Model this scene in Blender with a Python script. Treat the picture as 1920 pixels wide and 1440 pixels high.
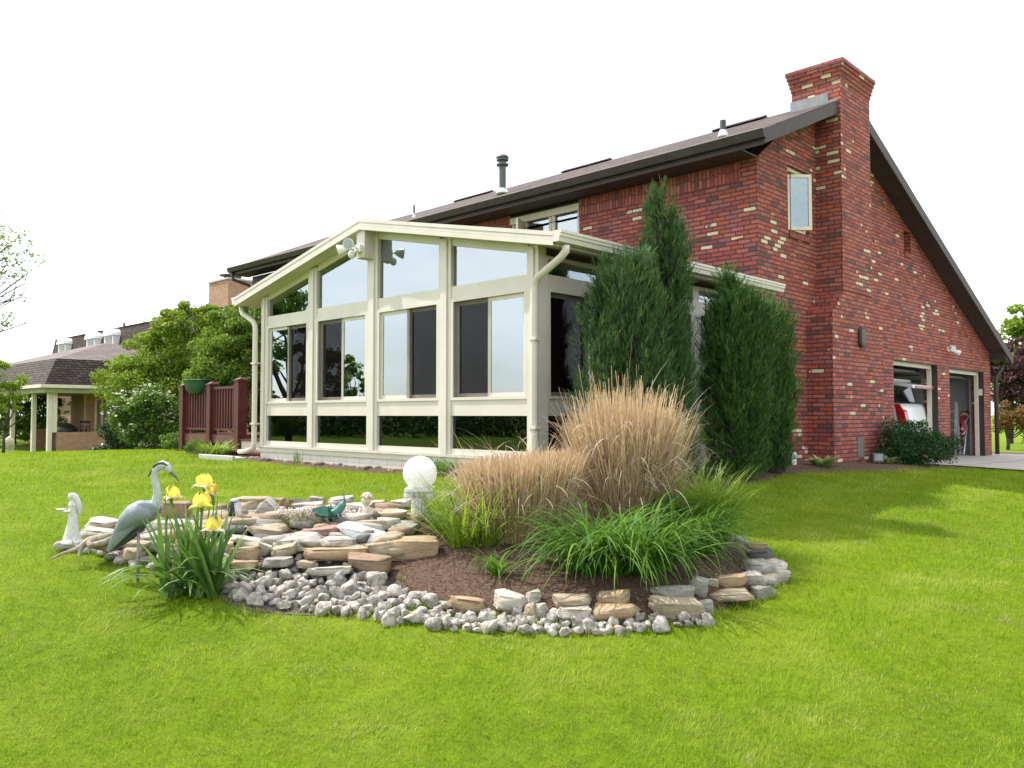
import bpy, math, random
import numpy as np
from mathutils import Vector, noise as mnoise
for o in list(bpy.data.objects): bpy.data.objects.remove(o)
S = bpy.context.scene
R = math.radians
# ---------------------------------------------------------------- camera, sky, sun, exposure
CAMZ, FPX = 1.5, 1543.5
YAW, PIT = R(44.35), R(2.152)
cam = bpy.data.cameras.new('camera'); co = bpy.data.objects.new('camera', cam)
S.collection.objects.link(co); S.camera = co
cam.sensor_width = 36; cam.lens = 36*FPX/1920; cam.clip_end = 3000; cam.clip_start = .05
co.location = (0, 0, CAMZ); co.rotation_euler = (math.pi/2+PIT, 0, YAW)

SUN_TO = Vector((-.73, -.25, 1)).normalized()         # direction towards the sun
sun_el = math.asin(SUN_TO.z)
w = bpy.data.worlds.new('World'); S.world = w; w.use_nodes = True
nt = w.node_tree; nt.nodes.clear()
N = lambda t, k, **kw: (lambda n: ([setattr(n, a, b) for a, b in kw.items()], n)[1])(t.nodes.new(k))
out = N(nt, 'ShaderNodeOutputWorld'); bg = N(nt, 'ShaderNodeBackground'); sky = N(nt, 'ShaderNodeTexSky')
sky.sky_type = 'NISHITA'; sky.sun_disc = False; sky.sun_elevation = sun_el
sky.sun_rotation = math.atan2(SUN_TO.x, SUN_TO.y)
sky.air_density = 1.0; sky.dust_density = 1.5; sky.ozone_density = 1.0
tc = N(nt, 'ShaderNodeTexCoord'); mp = N(nt, 'ShaderNodeMapping'); mp.inputs['Scale'].default_value = (1.3, 1.3, 3.6)
nz = N(nt, 'ShaderNodeTexNoise'); nz.inputs['Scale'].default_value = 1.6; nz.inputs['Detail'].default_value = 7; nz.inputs['Roughness'].default_value = .55
cr = N(nt, 'ShaderNodeValToRGB'); cr.color_ramp.elements[0].position = .36; cr.color_ramp.elements[1].position = .62
cr.color_ramp.elements[0].color = (.33, .33, .33, 1)
mx = N(nt, 'ShaderNodeMix', data_type='RGBA'); mx.inputs['B'].default_value = (11.5, 11.7, 12.0, 1)
L = nt.links.new
L(tc.outputs['Generated'], mp.inputs['Vector']); L(mp.outputs[0], nz.inputs['Vector']); L(nz.outputs['Fac'], cr.inputs[0])
L(cr.outputs[0], mx.inputs['Factor']); L(sky.outputs[0], mx.inputs['A']); L(mx.outputs['Result'], bg.inputs['Color'])
bg.inputs['Strength'].default_value = .12; L(bg.outputs[0], out.inputs['Surface'])
sl = bpy.data.lights.new('sun', 'SUN'); sl.energy = 4.0; sl.angle = R(.6); sl.color = (1, .95, .86)
so = bpy.data.objects.new('sun', sl); S.collection.objects.link(so); so.location = (0, 0, 30)
so.rotation_euler = (-SUN_TO).to_track_quat('-Z', 'Y').to_euler()
S.view_settings.view_transform = 'Standard'; S.view_settings.look = 'None'
S.view_settings.exposure = .75; S.view_settings.gamma = 1; S.view_settings.use_curve_mapping = False
S.render.engine = 'CYCLES'
S.cycles.max_bounces = 8; S.cycles.transparent_max_bounces = 16; S.cycles.diffuse_bounces = 3; S.cycles.glossy_bounces = 3
S.cycles.transmission_bounces = 4; S.cycles.caustics_reflective = False; S.cycles.caustics_refractive = False
S.cycles.use_denoising = True

# ---------------------------------------------------------------- geometry of the view (used to read real positions)
FW = np.array([-math.sin(YAW)*math.cos(PIT), math.cos(YAW)*math.cos(PIT), math.sin(PIT)])
RT = np.array([math.cos(YAW), math.sin(YAW), 0.]); UP = np.cross(RT, FW); C0 = np.array([0, 0, CAMZ])
FH = np.array([-math.sin(YAW), math.cos(YAW), 0.])
def at(x, y, d): return C0 + (FW*FPX + RT*(x-960) + UP*(720-y))*(d/FPX)
def ds(d, s): p = FH*d + RT*s; return p[0], p[1]
rng = np.random.default_rng(7); rnd = random.Random(5)

# ---------------------------------------------------------------- terrain
CP = []
for d, s, z in [(0, 0, 0), (3.4, -2.2, 0), (3.4, 0, 0), (3.4, 2.2, 0), (-6, 0, -.45), (-4, 6, -.35), (-4, -6, -.35), (5.3, .3, .22),
                (7.2, -.85, .44), (5.73, -2.4, .27), (7, -4, .42), (5.8, 2.4, .27), (6.6, 2.05, .34), (9, 3.2, .52), (8.2, 1, .50), (9, 5.2, .46),
                (14, -5.1, .80), (15.4, -8.1, .78), (13.5, -9, .72), (24, -9, .35), (24, -15, .30), (32, -18, .02), (32, -10, .1), (45, -25, 0), (45, -5, 0),
                (12.4, 4.9, .74), (16, 10.5, .46), (20, 12, .44), (12, 9, .44), (30, 18, .42), (45, 30, .4), (8, 9, .2), (8, -8, .35), (0, 12, -.1), (0, -12, -.1)]:
    x, y = ds(d, s); CP.append((x, y, z))
CP += [(-8.3, 6.49, .78), (-11.9, 6.49, .80), (-5.95, 6.49, .80), (-10, 11, .8), (-5.5, 9.5, .76), (-5.4, 12.8, .74), (-5.85, 16.5, .56), (-5.5, 19.8, .46), (-5.5, 23, .45)]
CP = np.array(CP)
def _tps():
    P = CP[:, :2]; n = len(P)
    r = np.linalg.norm(P[:, None]-P[None], axis=2); K = np.where(r > 0, r*r*np.log(r+1e-9), 0) + np.eye(n)*.4
    A = np.zeros((n+3, n+3)); A[:n, :n] = K; A[:n, n] = 1; A[:n, n+1:] = P; A[n, :n] = 1; A[n+1:, :n] = P.T
    return np.linalg.solve(A, np.concatenate([CP[:, 2], [0, 0, 0]]))
TW = _tps()
def gzn(x, y):
    x = np.asarray(x, float); y = np.asarray(y, float); sh = x.shape; x = x.ravel(); y = y.ravel()
    res = np.full(x.shape, TW[-3]) + TW[-2]*x + TW[-1]*y
    for (px, py, _), wgt in zip(CP, TW):
        r2 = (x-px)**2+(y-py)**2+1e-9; res += wgt*.5*r2*np.log(r2)
    rr = np.hypot(x+6, y-8); t = np.clip((rr-32)/22, 0, 1); t = t*t*(3-2*t)
    return (np.clip(res, -.8, 1.2)*(1-t)).reshape(sh)
def gz(x, y): return float(gzn([x], [y])[0])
def G(px, py, lift=0.):
    """the point of the terrain seen at a picture point"""
    lo, prev = 2., 2.
    d = 2.
    while d < 80:
        p = at(px, py, d)
        if p[2] < gz(p[0], p[1])+lift:
            a, b = prev, d
            for _ in range(20):
                m = (a+b)/2; p = at(px, py, m)
                if p[2] < gz(p[0], p[1])+lift: b = m
                else: a = m
            return at(px, py, b), b
        prev = d; d *= 1.03
    return at(px, py, 80), 80

# ---------------------------------------------------------------- mesh helpers
COL = S.collection; ORG = {}
def tag(o, label=None, cat=None, group=None, kind=None):
    if label: o['label'] = label
    if cat: o['category'] = cat
    if group: o['group'] = group
    if kind: o['kind'] = kind
    return o
def empty(name, loc, label, cat, group=None):
    o = bpy.data.objects.new(name, None); COL.objects.link(o); o.location = loc; o.empty_display_size = .2
    ORG[o.name] = np.array(loc, float); return tag(o, label, cat, group)
def link(name, me, m, parent, loc):
    if m is not None:
        for mm in (m if isinstance(m, (list, tuple)) else [m]): me.materials.append(mm)
    o = bpy.data.objects.new(name, me); COL.objects.link(o)
    if parent is not None: o.parent = parent; ORG[o.name] = ORG[parent.name]
    else: o.location = loc; ORG[o.name] = np.array(loc, float)
    return o
def base_loc(V):
    return np.array([(V[:, 0].min()+V[:, 0].max())/2, (V[:, 1].min()+V[:, 1].max())/2, V[:, 2].min()])
class MB:
    def __init__(s): s.v = []; s.f = []; s.m = []; s.cur = 0
    def add(s, vs, fs):
        b = len(s.v); s.v += [tuple(float(c) for c in v) for v in vs]; s.f += [tuple(b+i for i in f) for f in fs]; s.m += [s.cur]*len(fs); return s
    def box(s, x0, x1, y0, y1, z0, z1):
        x0, x1 = sorted((x0, x1)); y0, y1 = sorted((y0, y1)); z0, z1 = sorted((z0, z1))
        return s.add([(x0, y0, z0), (x1, y0, z0), (x1, y1, z0), (x0, y1, z0), (x0, y0, z1), (x1, y0, z1), (x1, y1, z1), (x0, y1, z1)],
                     [(0, 3, 2, 1), (4, 5, 6, 7), (0, 1, 5, 4), (1, 2, 6, 5), (2, 3, 7, 6), (3, 0, 4, 7)])
    def obox(s, c, ax, ay, az):
        """box about c with half-axis vectors"""
        c, ax, ay, az = (np.array(q, float) for q in (c, ax, ay, az))
        vs = [c+i*ax+j*ay+k*az for k in (-1, 1) for (i, j) in ((-1, -1), (1, -1), (1, 1), (-1, 1))]
        return s.add(vs, [(0, 3, 2, 1), (4, 5, 6, 7), (0, 1, 5, 4), (1, 2, 6, 5), (2, 3, 7, 6), (3, 0, 4, 7)])
    def bar(s, a, b, wd, ht, up=(0, 0, 1)):
        a = np.array(a, float); b = np.array(b, float); t = b-a; l = np.linalg.norm(t); t = t/l
        u = np.array(up, float); sd = np.cross(t, u); n = np.linalg.norm(sd)
        if n < 1e-6: sd = np.cross(t, (1, 0, 0)); n = np.linalg.norm(sd)
        sd /= n; u = np.cross(sd, t)
        return s.obox((a+b)/2, t*l/2, sd*wd/2, u*ht/2)
    def prism(s, poly, ext):
        """planar polygon (3-D points) extruded along the vector ext"""
        n = len(poly); e = np.array(ext, float); P = [np.array(p, float) for p in poly]
        nrm = sum((np.cross(P[i]-P[0], P[(i+1) % n]-P[0]) for i in range(1, n-1)), np.zeros(3))
        if np.dot(nrm, e) > 0: P = P[::-1]
        vs = P+[p+e for p in P]
        return s.add(vs, [tuple(range(n)), tuple(range(2*n-1, n-1, -1))]+[(i, i+n, (i+1) % n+n, (i+1) % n) for i in range(n)])
    def tube(s, pts, rad, n=8, side=None, cap=True):
        """rad: number, list, or list of (a, b): half-width along side and across it"""
        P = [np.array(p, float) for p in pts]; k = len(P); vs = []
        for i, p in enumerate(P):
            t = P[min(i+1, k-1)]-P[max(i-1, 0)]; t /= (np.linalg.norm(t)+1e-12)
            sd = np.array(side if side is not None else ((0, 0, 1) if abs(t[2]) < .8 else (1, 0, 0)), float)
            sd = sd-t*np.dot(sd, t); sd /= np.linalg.norm(sd)+1e-12; ot = np.cross(t, sd)
            r = rad[i] if isinstance(rad, (list, tuple)) else rad
            a, b = r if isinstance(r, (list, tuple)) else (r, r)
            for j in range(n):
                an = 2*math.pi*j/n; vs.append(p+sd*a*math.cos(an)+ot*b*math.sin(an))
        fs = [(i*n+j, i*n+(j+1) % n, (i+1)*n+(j+1) % n, (i+1)*n+j) for i in range(k-1) for j in range(n)]
        if cap: fs += [tuple(range(n-1, -1, -1)), tuple((k-1)*n+j for j in range(n))]
        return s.add(vs, fs)
    def lathe(s, prof, c, n=24, flute=0, nf=0):
        vs = []; c = np.array(c, float)
        for r, z in prof:
            for j in range(n):
                a = 2*math.pi*j/n; q = r*(1-flute*(.5+.5*math.cos(nf*a))) if nf else r
                vs.append(c+np.array([q*math.cos(a), q*math.sin(a), z]))
        k = len(prof); fs = [(i*n+j, i*n+(j+1) % n, (i+1)*n+(j+1) % n, (i+1)*n+j) for i in range(k-1) for j in range(n)]
        return s.add(vs, fs+[tuple(range(n-1, -1, -1)), tuple((k-1)*n+j for j in range(n))])
    def ball(s, c, r, n=16, m=10):
        r = np.array(r if isinstance(r, (list, tuple)) else (r, r, r), float); c = np.array(c, float); vs = [c-(0, 0, r[2])]
        for i in range(1, m):
            ph = -math.pi/2+math.pi*i/m
            for j in range(n): vs.append(c+r*np.array([math.cos(ph)*math.cos(2*math.pi*j/n), math.cos(ph)*math.sin(2*math.pi*j/n), math.sin(ph)]))
        vs.append(c+(0, 0, r[2])); T = len(vs)-1
        fs = [(0, 1+(j+1) % n, 1+j) for j in range(n)]+[(T, T-n+j, T-n+(j+1) % n) for j in range(n)]
        fs += [(1+i*n+j, 1+i*n+(j+1) % n, 1+(i+1)*n+(j+1) % n, 1+(i+1)*n+j) for i in range(m-2) for j in range(n)]
        return s.add(vs, fs)
    def build(s, name, m, parent=None, label=None, cat=None, group=None, kind=None, smooth=False, bevel=0, loc=None, remesh=0, sub=0):
        V = np.array(s.v); l = ORG[parent.name] if parent is not None else (np.array(loc, float) if loc is not None else base_loc(V))
        me = bpy.data.meshes.new(name); me.from_pydata((V-l).tolist(), [], s.f); me.update()
        if max(s.m): me.polygons.foreach_set('material_index', s.m)
        if smooth or remesh: me.polygons.foreach_set('use_smooth', [True]*len(me.polygons))
        o = link(name, me, m, parent, l)
        if remesh:
            q = o.modifiers.new('r', 'REMESH'); q.mode = 'VOXEL'; q.voxel_size = remesh; q.use_smooth_shade = True
            q = o.modifiers.new('s', 'SMOOTH'); q.iterations = 3; q.factor = .5
        if sub: q = o.modifiers.new('s', 'SUBSURF'); q.levels = q.render_levels = sub
        if bevel:
            q = o.modifiers.new('b', 'BEVEL'); q.width = bevel; q.segments = 2; q.limit_method = 'ANGLE'; q.angle_limit = R(40)
        return tag(o, label, cat, group, kind)
def raw(name, V, Fq, m, parent=None, label=None, cat=None, group=None, kind=None, smooth=False, loc=None, mi=None):
    """numpy mesh: Fq is (k, n) of equal-sided faces or a list of such arrays"""
    V = np.asarray(V, float); l = ORG[parent.name] if parent is not None else (np.array(loc, float) if loc is not None else base_loc(V))
    Fs = Fq if isinstance(Fq, list) else [Fq]
    me = bpy.data.meshes.new(name); me.vertices.add(len(V)); me.vertices.foreach_set('co', (V-l).astype(np.float32).ravel())
    idx = np.concatenate([f.ravel() for f in Fs]); tot = np.concatenate([np.full(len(f), f.shape[1]) for f in Fs])
    st = np.concatenate([[0], np.cumsum(tot)[:-1]])
    me.loops.add(len(idx)); me.loops.foreach_set('vertex_index', idx.astype(np.int32))
    me.polygons.add(len(tot)); me.polygons.foreach_set('loop_start', st.astype(np.int32)); me.polygons.foreach_set('loop_total', tot.astype(np.int32))
    if smooth: me.polygons.foreach_set('use_smooth', np.ones(len(tot), bool))
    if mi is not None: me.polygons.foreach_set('material_index', np.asarray(mi, np.int32))
    me.update(); me.validate()
    return tag(link(name, me, m, parent, l), label, cat, group, kind)
def ribbons(B, phi, ln, wd, th0, th1, K=3, pw=1.3, tw=None, tip=.05, fold=0.):
    """curved blades: base points, azimuth, length, width, start and end angle from the vertical"""
    B = np.asarray(B, float); n = len(B); f = lambda a: np.broadcast_to(np.asarray(a, float), (n,))
    phi, ln, wd, th0, th1 = map(f, (phi, ln, wd, th0, th1)); tw = f(0 if tw is None else tw)
    cph, sph = np.cos(phi), np.sin(phi); hx = np.stack([cph, sph, 0*cph], 1)
    px, py = -np.sin(phi+tw), np.cos(phi+tw); sd = np.stack([px, py, 0*px], 1)
    P = [B]; p = B.copy()
    for k in range(K):
        t = (k+.5)/K; th = th0+(th1-th0)*t**pw
        p = p+(hx*np.sin(th)[:, None]+np.array([0, 0, 1])*np.cos(th)[:, None])*(ln/K)[:, None]; P.append(p)
    V = []
    for k in range(K+1):
        t = k/K; ww = wd*(.75+.55*t-1.25*t*t) if k < K else wd*tip
        V += [P[k]-sd*ww[:, None]/2, P[k]+sd*ww[:, None]/2]
    V = np.stack(V, 1).reshape(-1, 3); o = np.arange(n)[:, None]*(2*(K+1))
    Fq = np.concatenate([o+np.array([[2*k, 2*k+1, 2*k+3, 2*k+2]]) for k in range(K)])
    return V, Fq
def join(parts):
    Vs = []; Fs = []; b = 0
    for V, Fq in parts: Vs.append(V); Fs.append(Fq+b); b += len(V)
    return np.concatenate(Vs), np.concatenate(Fs)
def leaves(P, size, up=.3, out=None, asp=.55):
    """folded diamond leaves at the points P; normals random, biased upwards / outwards"""
    n = len(P); nr = rng.normal(size=(n, 3)); nr[:, 2] += up*2
    if out is not None: nr += out
    nr /= np.linalg.norm(nr, axis=1)[:, None]
    a = np.cross(nr, rng.normal(size=(n, 3))); a /= np.linalg.norm(a, axis=1)[:, None]+1e-9; b = np.cross(nr, a)
    s = np.broadcast_to(np.asarray(size), (n,))[:, None]*rng.uniform(.65, 1.3, (n, 1))
    V = np.stack([P-a*s*.5, P+b*s*asp*.5+nr*s*.06, P+a*s*.5-nr*s*.12, P-b*s*asp*.5+nr*s*.06], 1).reshape(-1, 3)
    return V, (np.arange(n)[:, None]*4+np.array([[0, 1, 2, 3]]))
def ell(n, shell=.0):
    u = rng.normal(size=(n, 3)); u /= np.linalg.norm(u, axis=1)[:, None]
    return u*(rng.uniform(shell**3, 1, (n, 1))**(1/3))

# ---------------------------------------------------------------- materials
def nodes(name):
    m = bpy.data.materials.new(name); m.use_nodes = True; t = m.node_tree; b = t.nodes['Principled BSDF']; return m, t, b
def math_(t, op, a, b=None, c=None):
    n = t.nodes.new('ShaderNodeMath'); n.operation = op
    for i, q in enumerate((a, b, c)):
        if q is None: continue
        if isinstance(q, (int, float)): n.inputs[i].default_value = q
        else: t.links.new(q, n.inputs[i])
    return n.outputs[0]
def mixc(t, f, a, b):
    n = t.nodes.new('ShaderNodeMix'); n.data_type = 'RGBA'
    for s_, q in (('Factor', f), ('A', a), ('B', b)):
        if isinstance(q, (int, float)): n.inputs[s_].default_value = q
        elif isinstance(q, tuple): n.inputs[s_].default_value = (*q[:3], 1)
        else: t.links.new(q, n.inputs[s_])
    return n.outputs['Result']
def noise_(t, scale, detail=4, rough=.55, vec=None):
    n = t.nodes.new('ShaderNodeTexNoise'); n.inputs['Scale'].default_value = scale; n.inputs['Detail'].default_value = detail; n.inputs['Roughness'].default_value = rough
    if vec is None:
        g = t.nodes.new('ShaderNodeNewGeometry'); vec = g.outputs['Position']
    t.links.new(vec, n.inputs['Vector']); return n.outputs['Fac']
def ramp(t, f, stops, const=False):
    n = t.nodes.new('ShaderNodeValToRGB'); e = n.color_ramp.elements
    if const: n.color_ramp.interpolation = 'CONSTANT'
    for i, (p, c) in enumerate(stops):
        q = e[i] if i < 2 else e.new(p)
        q.position = p; q.color = (*c, 1)
    if not isinstance(f, (int, float)): t.links.new(f, n.inputs[0])
    return n.outputs[0]
def bump(t, b, h, dist, strength=1.):
    n = t.nodes.new('ShaderNodeBump'); n.inputs['Strength'].default_value = strength; n.inputs['Distance'].default_value = dist
    t.links.new(h, n.inputs['Height']); t.links.new(n.outputs[0], b.inputs['Normal'])
def M(name, c1, c2=None, scale=4, rough=.6, bmp=0, bs=60, metal=0, spec=.4, lo=.35, hi=.65):
    m, t, b = nodes(name); b.inputs['Roughness'].default_value = rough; b.inputs['Metallic'].default_value = metal
    b.inputs['Specular IOR Level'].default_value = spec
    c2 = c2 or tuple(c*.8 for c in c1)
    f = noise_(t, scale, 6, .6); t.links.new(ramp(t, f, [(lo, c1), (hi, c2)]), b.inputs['Base Color'])
    if bmp: bump(t, b, noise_(t, bs, 4), bmp)
    return m
def coursed(name, ch, ln, pal, mortar, mw=.0115, cream=None, bmp=.006, rough=.8, zoff=0, soldier=False, stagger=.5, dirt=.25):
    """courses of bricks or shingles along the wall, each with its own colour"""
    m, t, b = nodes(name); b.inputs['Roughness'].default_value = rough; b.inputs['Specular IOR Level'].default_value = .25
    g = t.nodes.new('ShaderNodeNewGeometry'); sp = t.nodes.new('ShaderNodeSeparateXYZ'); t.links.new(g.outputs['Position'], sp.inputs[0])
    sn = t.nodes.new('ShaderNodeSeparateXYZ'); t.links.new(g.outputs['True Normal'], sn.inputs[0])
    ax = math_(t, 'ABSOLUTE', sn.outputs[0]); ay = math_(t, 'ABSOLUTE', sn.outputs[1])
    isx = math_(t, 'GREATER_THAN', ax, ay)
    wob = math_(t, 'MULTIPLY', math_(t, 'SUBTRACT', noise_(t, 2.4, 3), .5), .026)
    u = math_(t, 'ADD', math_(t, 'MULTIPLY', sp.outputs[1], isx), math_(t, 'MULTIPLY', sp.outputs[0], math_(t, 'SUBTRACT', 1, isx)))
    z = math_(t, 'ADD', math_(t, 'ADD', sp.outputs[2], zoff), wob)
    if soldier: u, z = z, u
    v = math_(t, 'DIVIDE', z, ch); row = math_(t, 'FLOOR', v); fv = math_(t, 'FRACT', v)
    wn0 = t.nodes.new('ShaderNodeTexWhiteNoise'); wn0.noise_dimensions = '1D'; t.links.new(row, wn0.inputs['W'])
    off = math_(t, 'ADD', math_(t, 'MULTIPLY', row, stagger), math_(t, 'MULTIPLY', wn0.outputs['Value'], .18))
    uu = math_(t, 'ADD', math_(t, 'DIVIDE', u, ln), off); col = math_(t, 'FLOOR', uu); fu = math_(t, 'FRACT', uu)
    cv = t.nodes.new('ShaderNodeCombineXYZ'); t.links.new(col, cv.inputs[0]); t.links.new(row, cv.inputs[1]); t.links.new(isx, cv.inputs[2])
    wn = t.nodes.new('ShaderNodeTexWhiteNoise'); t.links.new(cv.outputs[0], wn.inputs['Vector'])
    sc = t.nodes.new('ShaderNodeSeparateColor'); t.links.new(wn.outputs['Color'], sc.inputs[0])
    c = ramp(t, wn.outputs['Value'], pal, True)
    # tone inside a brick and weathering over the wall
    c = mixc(t, math_(t, 'MULTIPLY', noise_(t, 38, 4), .40), c, tuple(x*.45 for x in pal[0][1]))
    c = mixc(t, math_(t, 'MULTIPLY', math_(t, 'SUBTRACT', noise_(t, .8, 5), .38), dirt*2.2), c, tuple(x*.5 for x in pal[1][1]))
    if cream:
        cl = math_(t, 'GREATER_THAN', noise_(t, 1.1, 2, .5), cream[1]); th = math_(t, 'ADD', math_(t, 'MULTIPLY', cl, cream[2]), cream[0])
        isc = math_(t, 'LESS_THAN', sc.outputs[1], th); c = mixc(t, isc, c, cream[3])
    nb = math_(t, 'MULTIPLY', math_(t, 'SUBTRACT', noise_(t, 26, 3), .5), .35)
    eu = math_(t, 'MULTIPLY', math_(t, 'MINIMUM', fu, math_(t, 'SUBTRACT', 1, fu)), ln); ev = math_(t, 'MULTIPLY', math_(t, 'MINIMUM', fv, math_(t, 'SUBTRACT', 1, fv)), ch)
    e = math_(t, 'MINIMUM', eu, ev); e = math_(t, 'ADD', math_(t, 'DIVIDE', e, mw), nb)
    mr = t.nodes.new('ShaderNodeMapRange'); mr.inputs['From Min'].default_value = .45; mr.inputs['From Max'].default_value = .9; t.links.new(e, mr.inputs['Value'])
    c = mixc(t, mr.outputs[0], mortar, c); t.links.new(c, b.inputs['Base Color'])
    h = math_(t, 'ADD', math_(t, 'MULTIPLY', mr.outputs[0], math_(t, 'ADD', .8, math_(t, 'MULTIPLY', sc.outputs[2], .5))), math_(t, 'MULTIPLY', noise_(t, 90, 4), .3))
    bump(t, b, h, bmp); return m
def leafm(name, c1, c2, c3=None, trans=.35, rough=.5, vs=1.5, spec=.3, tcol=None, patch=None):
    m, t, b = nodes(name); b.inputs['Roughness'].default_value = rough; b.inputs['Specular IOR Level'].default_value = spec
    g = t.nodes.new('ShaderNodeNewGeometry'); st = [(0, c1), (1, c2)] if c3 is None else [(0, c1), (.6, c2), (1, c3)]
    c = ramp(t, g.outputs['Random Per Island'], st)
    c = mixc(t, math_(t, 'MULTIPLY', noise_(t, vs, 3), .55), c, c1)
    if patch: c = mixc(t, ramp(t, noise_(t, patch[1], 5, .65), [(.46, (0, 0, 0)), (.72, (patch[2],)*3)]), c, patch[0])
    t.links.new(c, b.inputs['Base Color'])
    tr = t.nodes.new('ShaderNodeBsdfTranslucent'); mx_ = t.nodes.new('ShaderNodeMixShader'); mx_.inputs[0].default_value = trans
    tcn = mixc(t, .5, c, tcol or c2); t.links.new(tcn, tr.inputs['Color'])
    t.links.new(b.outputs[0], mx_.inputs[1]); t.links.new(tr.outputs[0], mx_.inputs[2])
    t.links.new(mx_.outputs[0], t.nodes['Material Output'].inputs['Surface']); return m
def glassm(name, tint=(.75, .8, .78), ior=1.9, base=.02):
    m, t, b = nodes(name); t.nodes.remove(b)
    fr = t.nodes.new('ShaderNodeFresnel'); fr.inputs['IOR'].default_value = ior
    tr = t.nodes.new('ShaderNodeBsdfTransparent'); tr.inputs[0].default_value = (*tint, 1)
    gl = t.nodes.new('ShaderNodeBsdfGlossy'); gl.inputs['Roughness'].default_value = .0; gl.inputs[0].default_value = (.84, .95, 1, 1)
    nb = t.nodes.new('ShaderNodeBump'); nb.inputs['Distance'].default_value = .004; nb.inputs['Strength'].default_value = .25
    t.links.new(noise_(t, 1.3, 1), nb.inputs['Height']); t.links.new(nb.outputs[0], gl.inputs['Normal'])
    mx_ = t.nodes.new('ShaderNodeMixShader'); t.links.new(math_(t, 'ADD', fr.outputs[0], base), mx_.inputs[0])
    t.links.new(tr.outputs[0], mx_.inputs[1]); t.links.new(gl.outputs[0], mx_.inputs[2])
    t.links.new(mx_.outputs[0], t.nodes['Material Output'].inputs['Surface']); return m
def screenm(name, op=.6):
    m, t, b = nodes(name); b.inputs['Base Color'].default_value = (.014, .010, .010, 1); b.inputs['Roughness'].default_value = .9; b.inputs['Specular IOR Level'].default_value = 0
    tr = t.nodes.new('ShaderNodeBsdfTransparent'); mx_ = t.nodes.new('ShaderNodeMixShader'); mx_.inputs[0].default_value = op
    t.links.new(tr.outputs[0], mx_.inputs[1]); t.links.new(b.outputs[0], mx_.inputs[2]); t.links.new(mx_.outputs[0], t.nodes['Material Output'].inputs['Surface']); return m

REDS = [(0, (.44, .105, .082)), (.18, (.35, .088, .082)), (.34, (.50, .160, .130)), (.50, (.27, .075, .076)), (.62, (.42, .130, .115)), (.76, (.50, .130, .075)), (.86, (.33, .135, .135)), (.955, (.12, .078, .084))]
BR = coursed('red_brick', .0677, .213, REDS, (.10, .060, .052), cream=(.010, .575, .13, (.66, .56, .38)), bmp=.012)  # mortar tone darkened to carry the shadow in the bed joints
BR_SOLDIER = coursed('red_brick_soldier', .0677, .20, REDS, (.10, .06, .05), soldier=True, stagger=0)
TANB = coursed('tan_brick', .072, .22, [(0, (.42, .24, .14)), (.4, (.48, .29, .17)), (.75, (.38, .21, .13))], (.36, .26, .2), bmp=.003)
SHN = coursed('brown_shingle', .06, .30, [(0, (.065, .048, .044)), (.3, (.10, .072, .066)), (.6, (.08, .057, .053)), (.85, (.13, .095, .088))], (.05, .04, .04), mw=.012, bmp=.008, stagger=.37, dirt=.1)
SHN2 = coursed('mansard_shingle', .10, .24, [(0, (.060, .043, .038)), (.3, (.105, .078, .068)), (.6, (.08, .058, .05)), (.85, (.13, .10, .085))], (.022, .017, .016), mw=.022, bmp=.01, stagger=.37, dirt=.1)
SHN3 = coursed('pale_shingle', .06, .4, [(0, (.15, .12, .115)), (.4, (.19, .155, .145)), (.8, (.13, .105, .10))], (.08, .065, .06), mw=.010, bmp=.004, stagger=.37, dirt=.1)
BROWN = M('dark_brown_paint', (.034, .025, .023), (.052, .040, .037), 6, .55, .001, 40)
BROWN2 = M('weathered_brown_board', (.058, .043, .038), (.043, .033, .030), 9, .6, .001, 40)
CREAM = M('cream_vinyl', (.63, .58, .52), (.57, .525, .465), 3, .38)
CREAM2 = M('cream_trim_paint', (.72, .66, .55), (.64, .585, .48), 5, .5)
KNEE = M('white_skirting_panel', (.74, .72, .66), (.68, .66, .60), 2.5, .5, .0008, 30)
WHITE = M('white_plastic', (.78, .78, .76), (.7, .7, .68), 8, .35)
GREYM = M('grey_metal', (.25, .26, .27), (.2, .2, .21), 8, .4, metal=.3)
DARKM = M('dark_pipe', (.05, .052, .055), (.08, .075, .07), 8, .5)
BLACK = M('black_plastic', (.02, .02, .022), (.035, .035, .035), 8, .4)
CONC = M('concrete', (.42, .40, .36), (.50, .48, .44), 1.4, .85, .002, 120)
DECKR = M('red_stained_wood', (.070, .015, .012), (.105, .026, .020), 7, .5, .001, 60)
DECKB = M('weathered_red_board', (.16, .065, .048), (.12, .048, .036), 6, .6, .001, 60)
DRYW = M('pale_garage_wall', (.34, .35, .33), (.28, .28, .26), 1.2, .9)
DARKIN = M('dark_interior', (.06, .05, .045), (.09, .075, .07), 2, .8)
GLASS = glassm('window_glass', (.92, .93, .92), 1.6, .02); GLASSB = glassm('bright_window_glass', (.84, .87, .87), 2.6, .16)
SCREEN = screenm('insect_screen', .28)
CURT = M('pale_curtain', (.62, .66, .66), (.5, .54, .55), 9, .8)
STONE = {}
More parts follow.
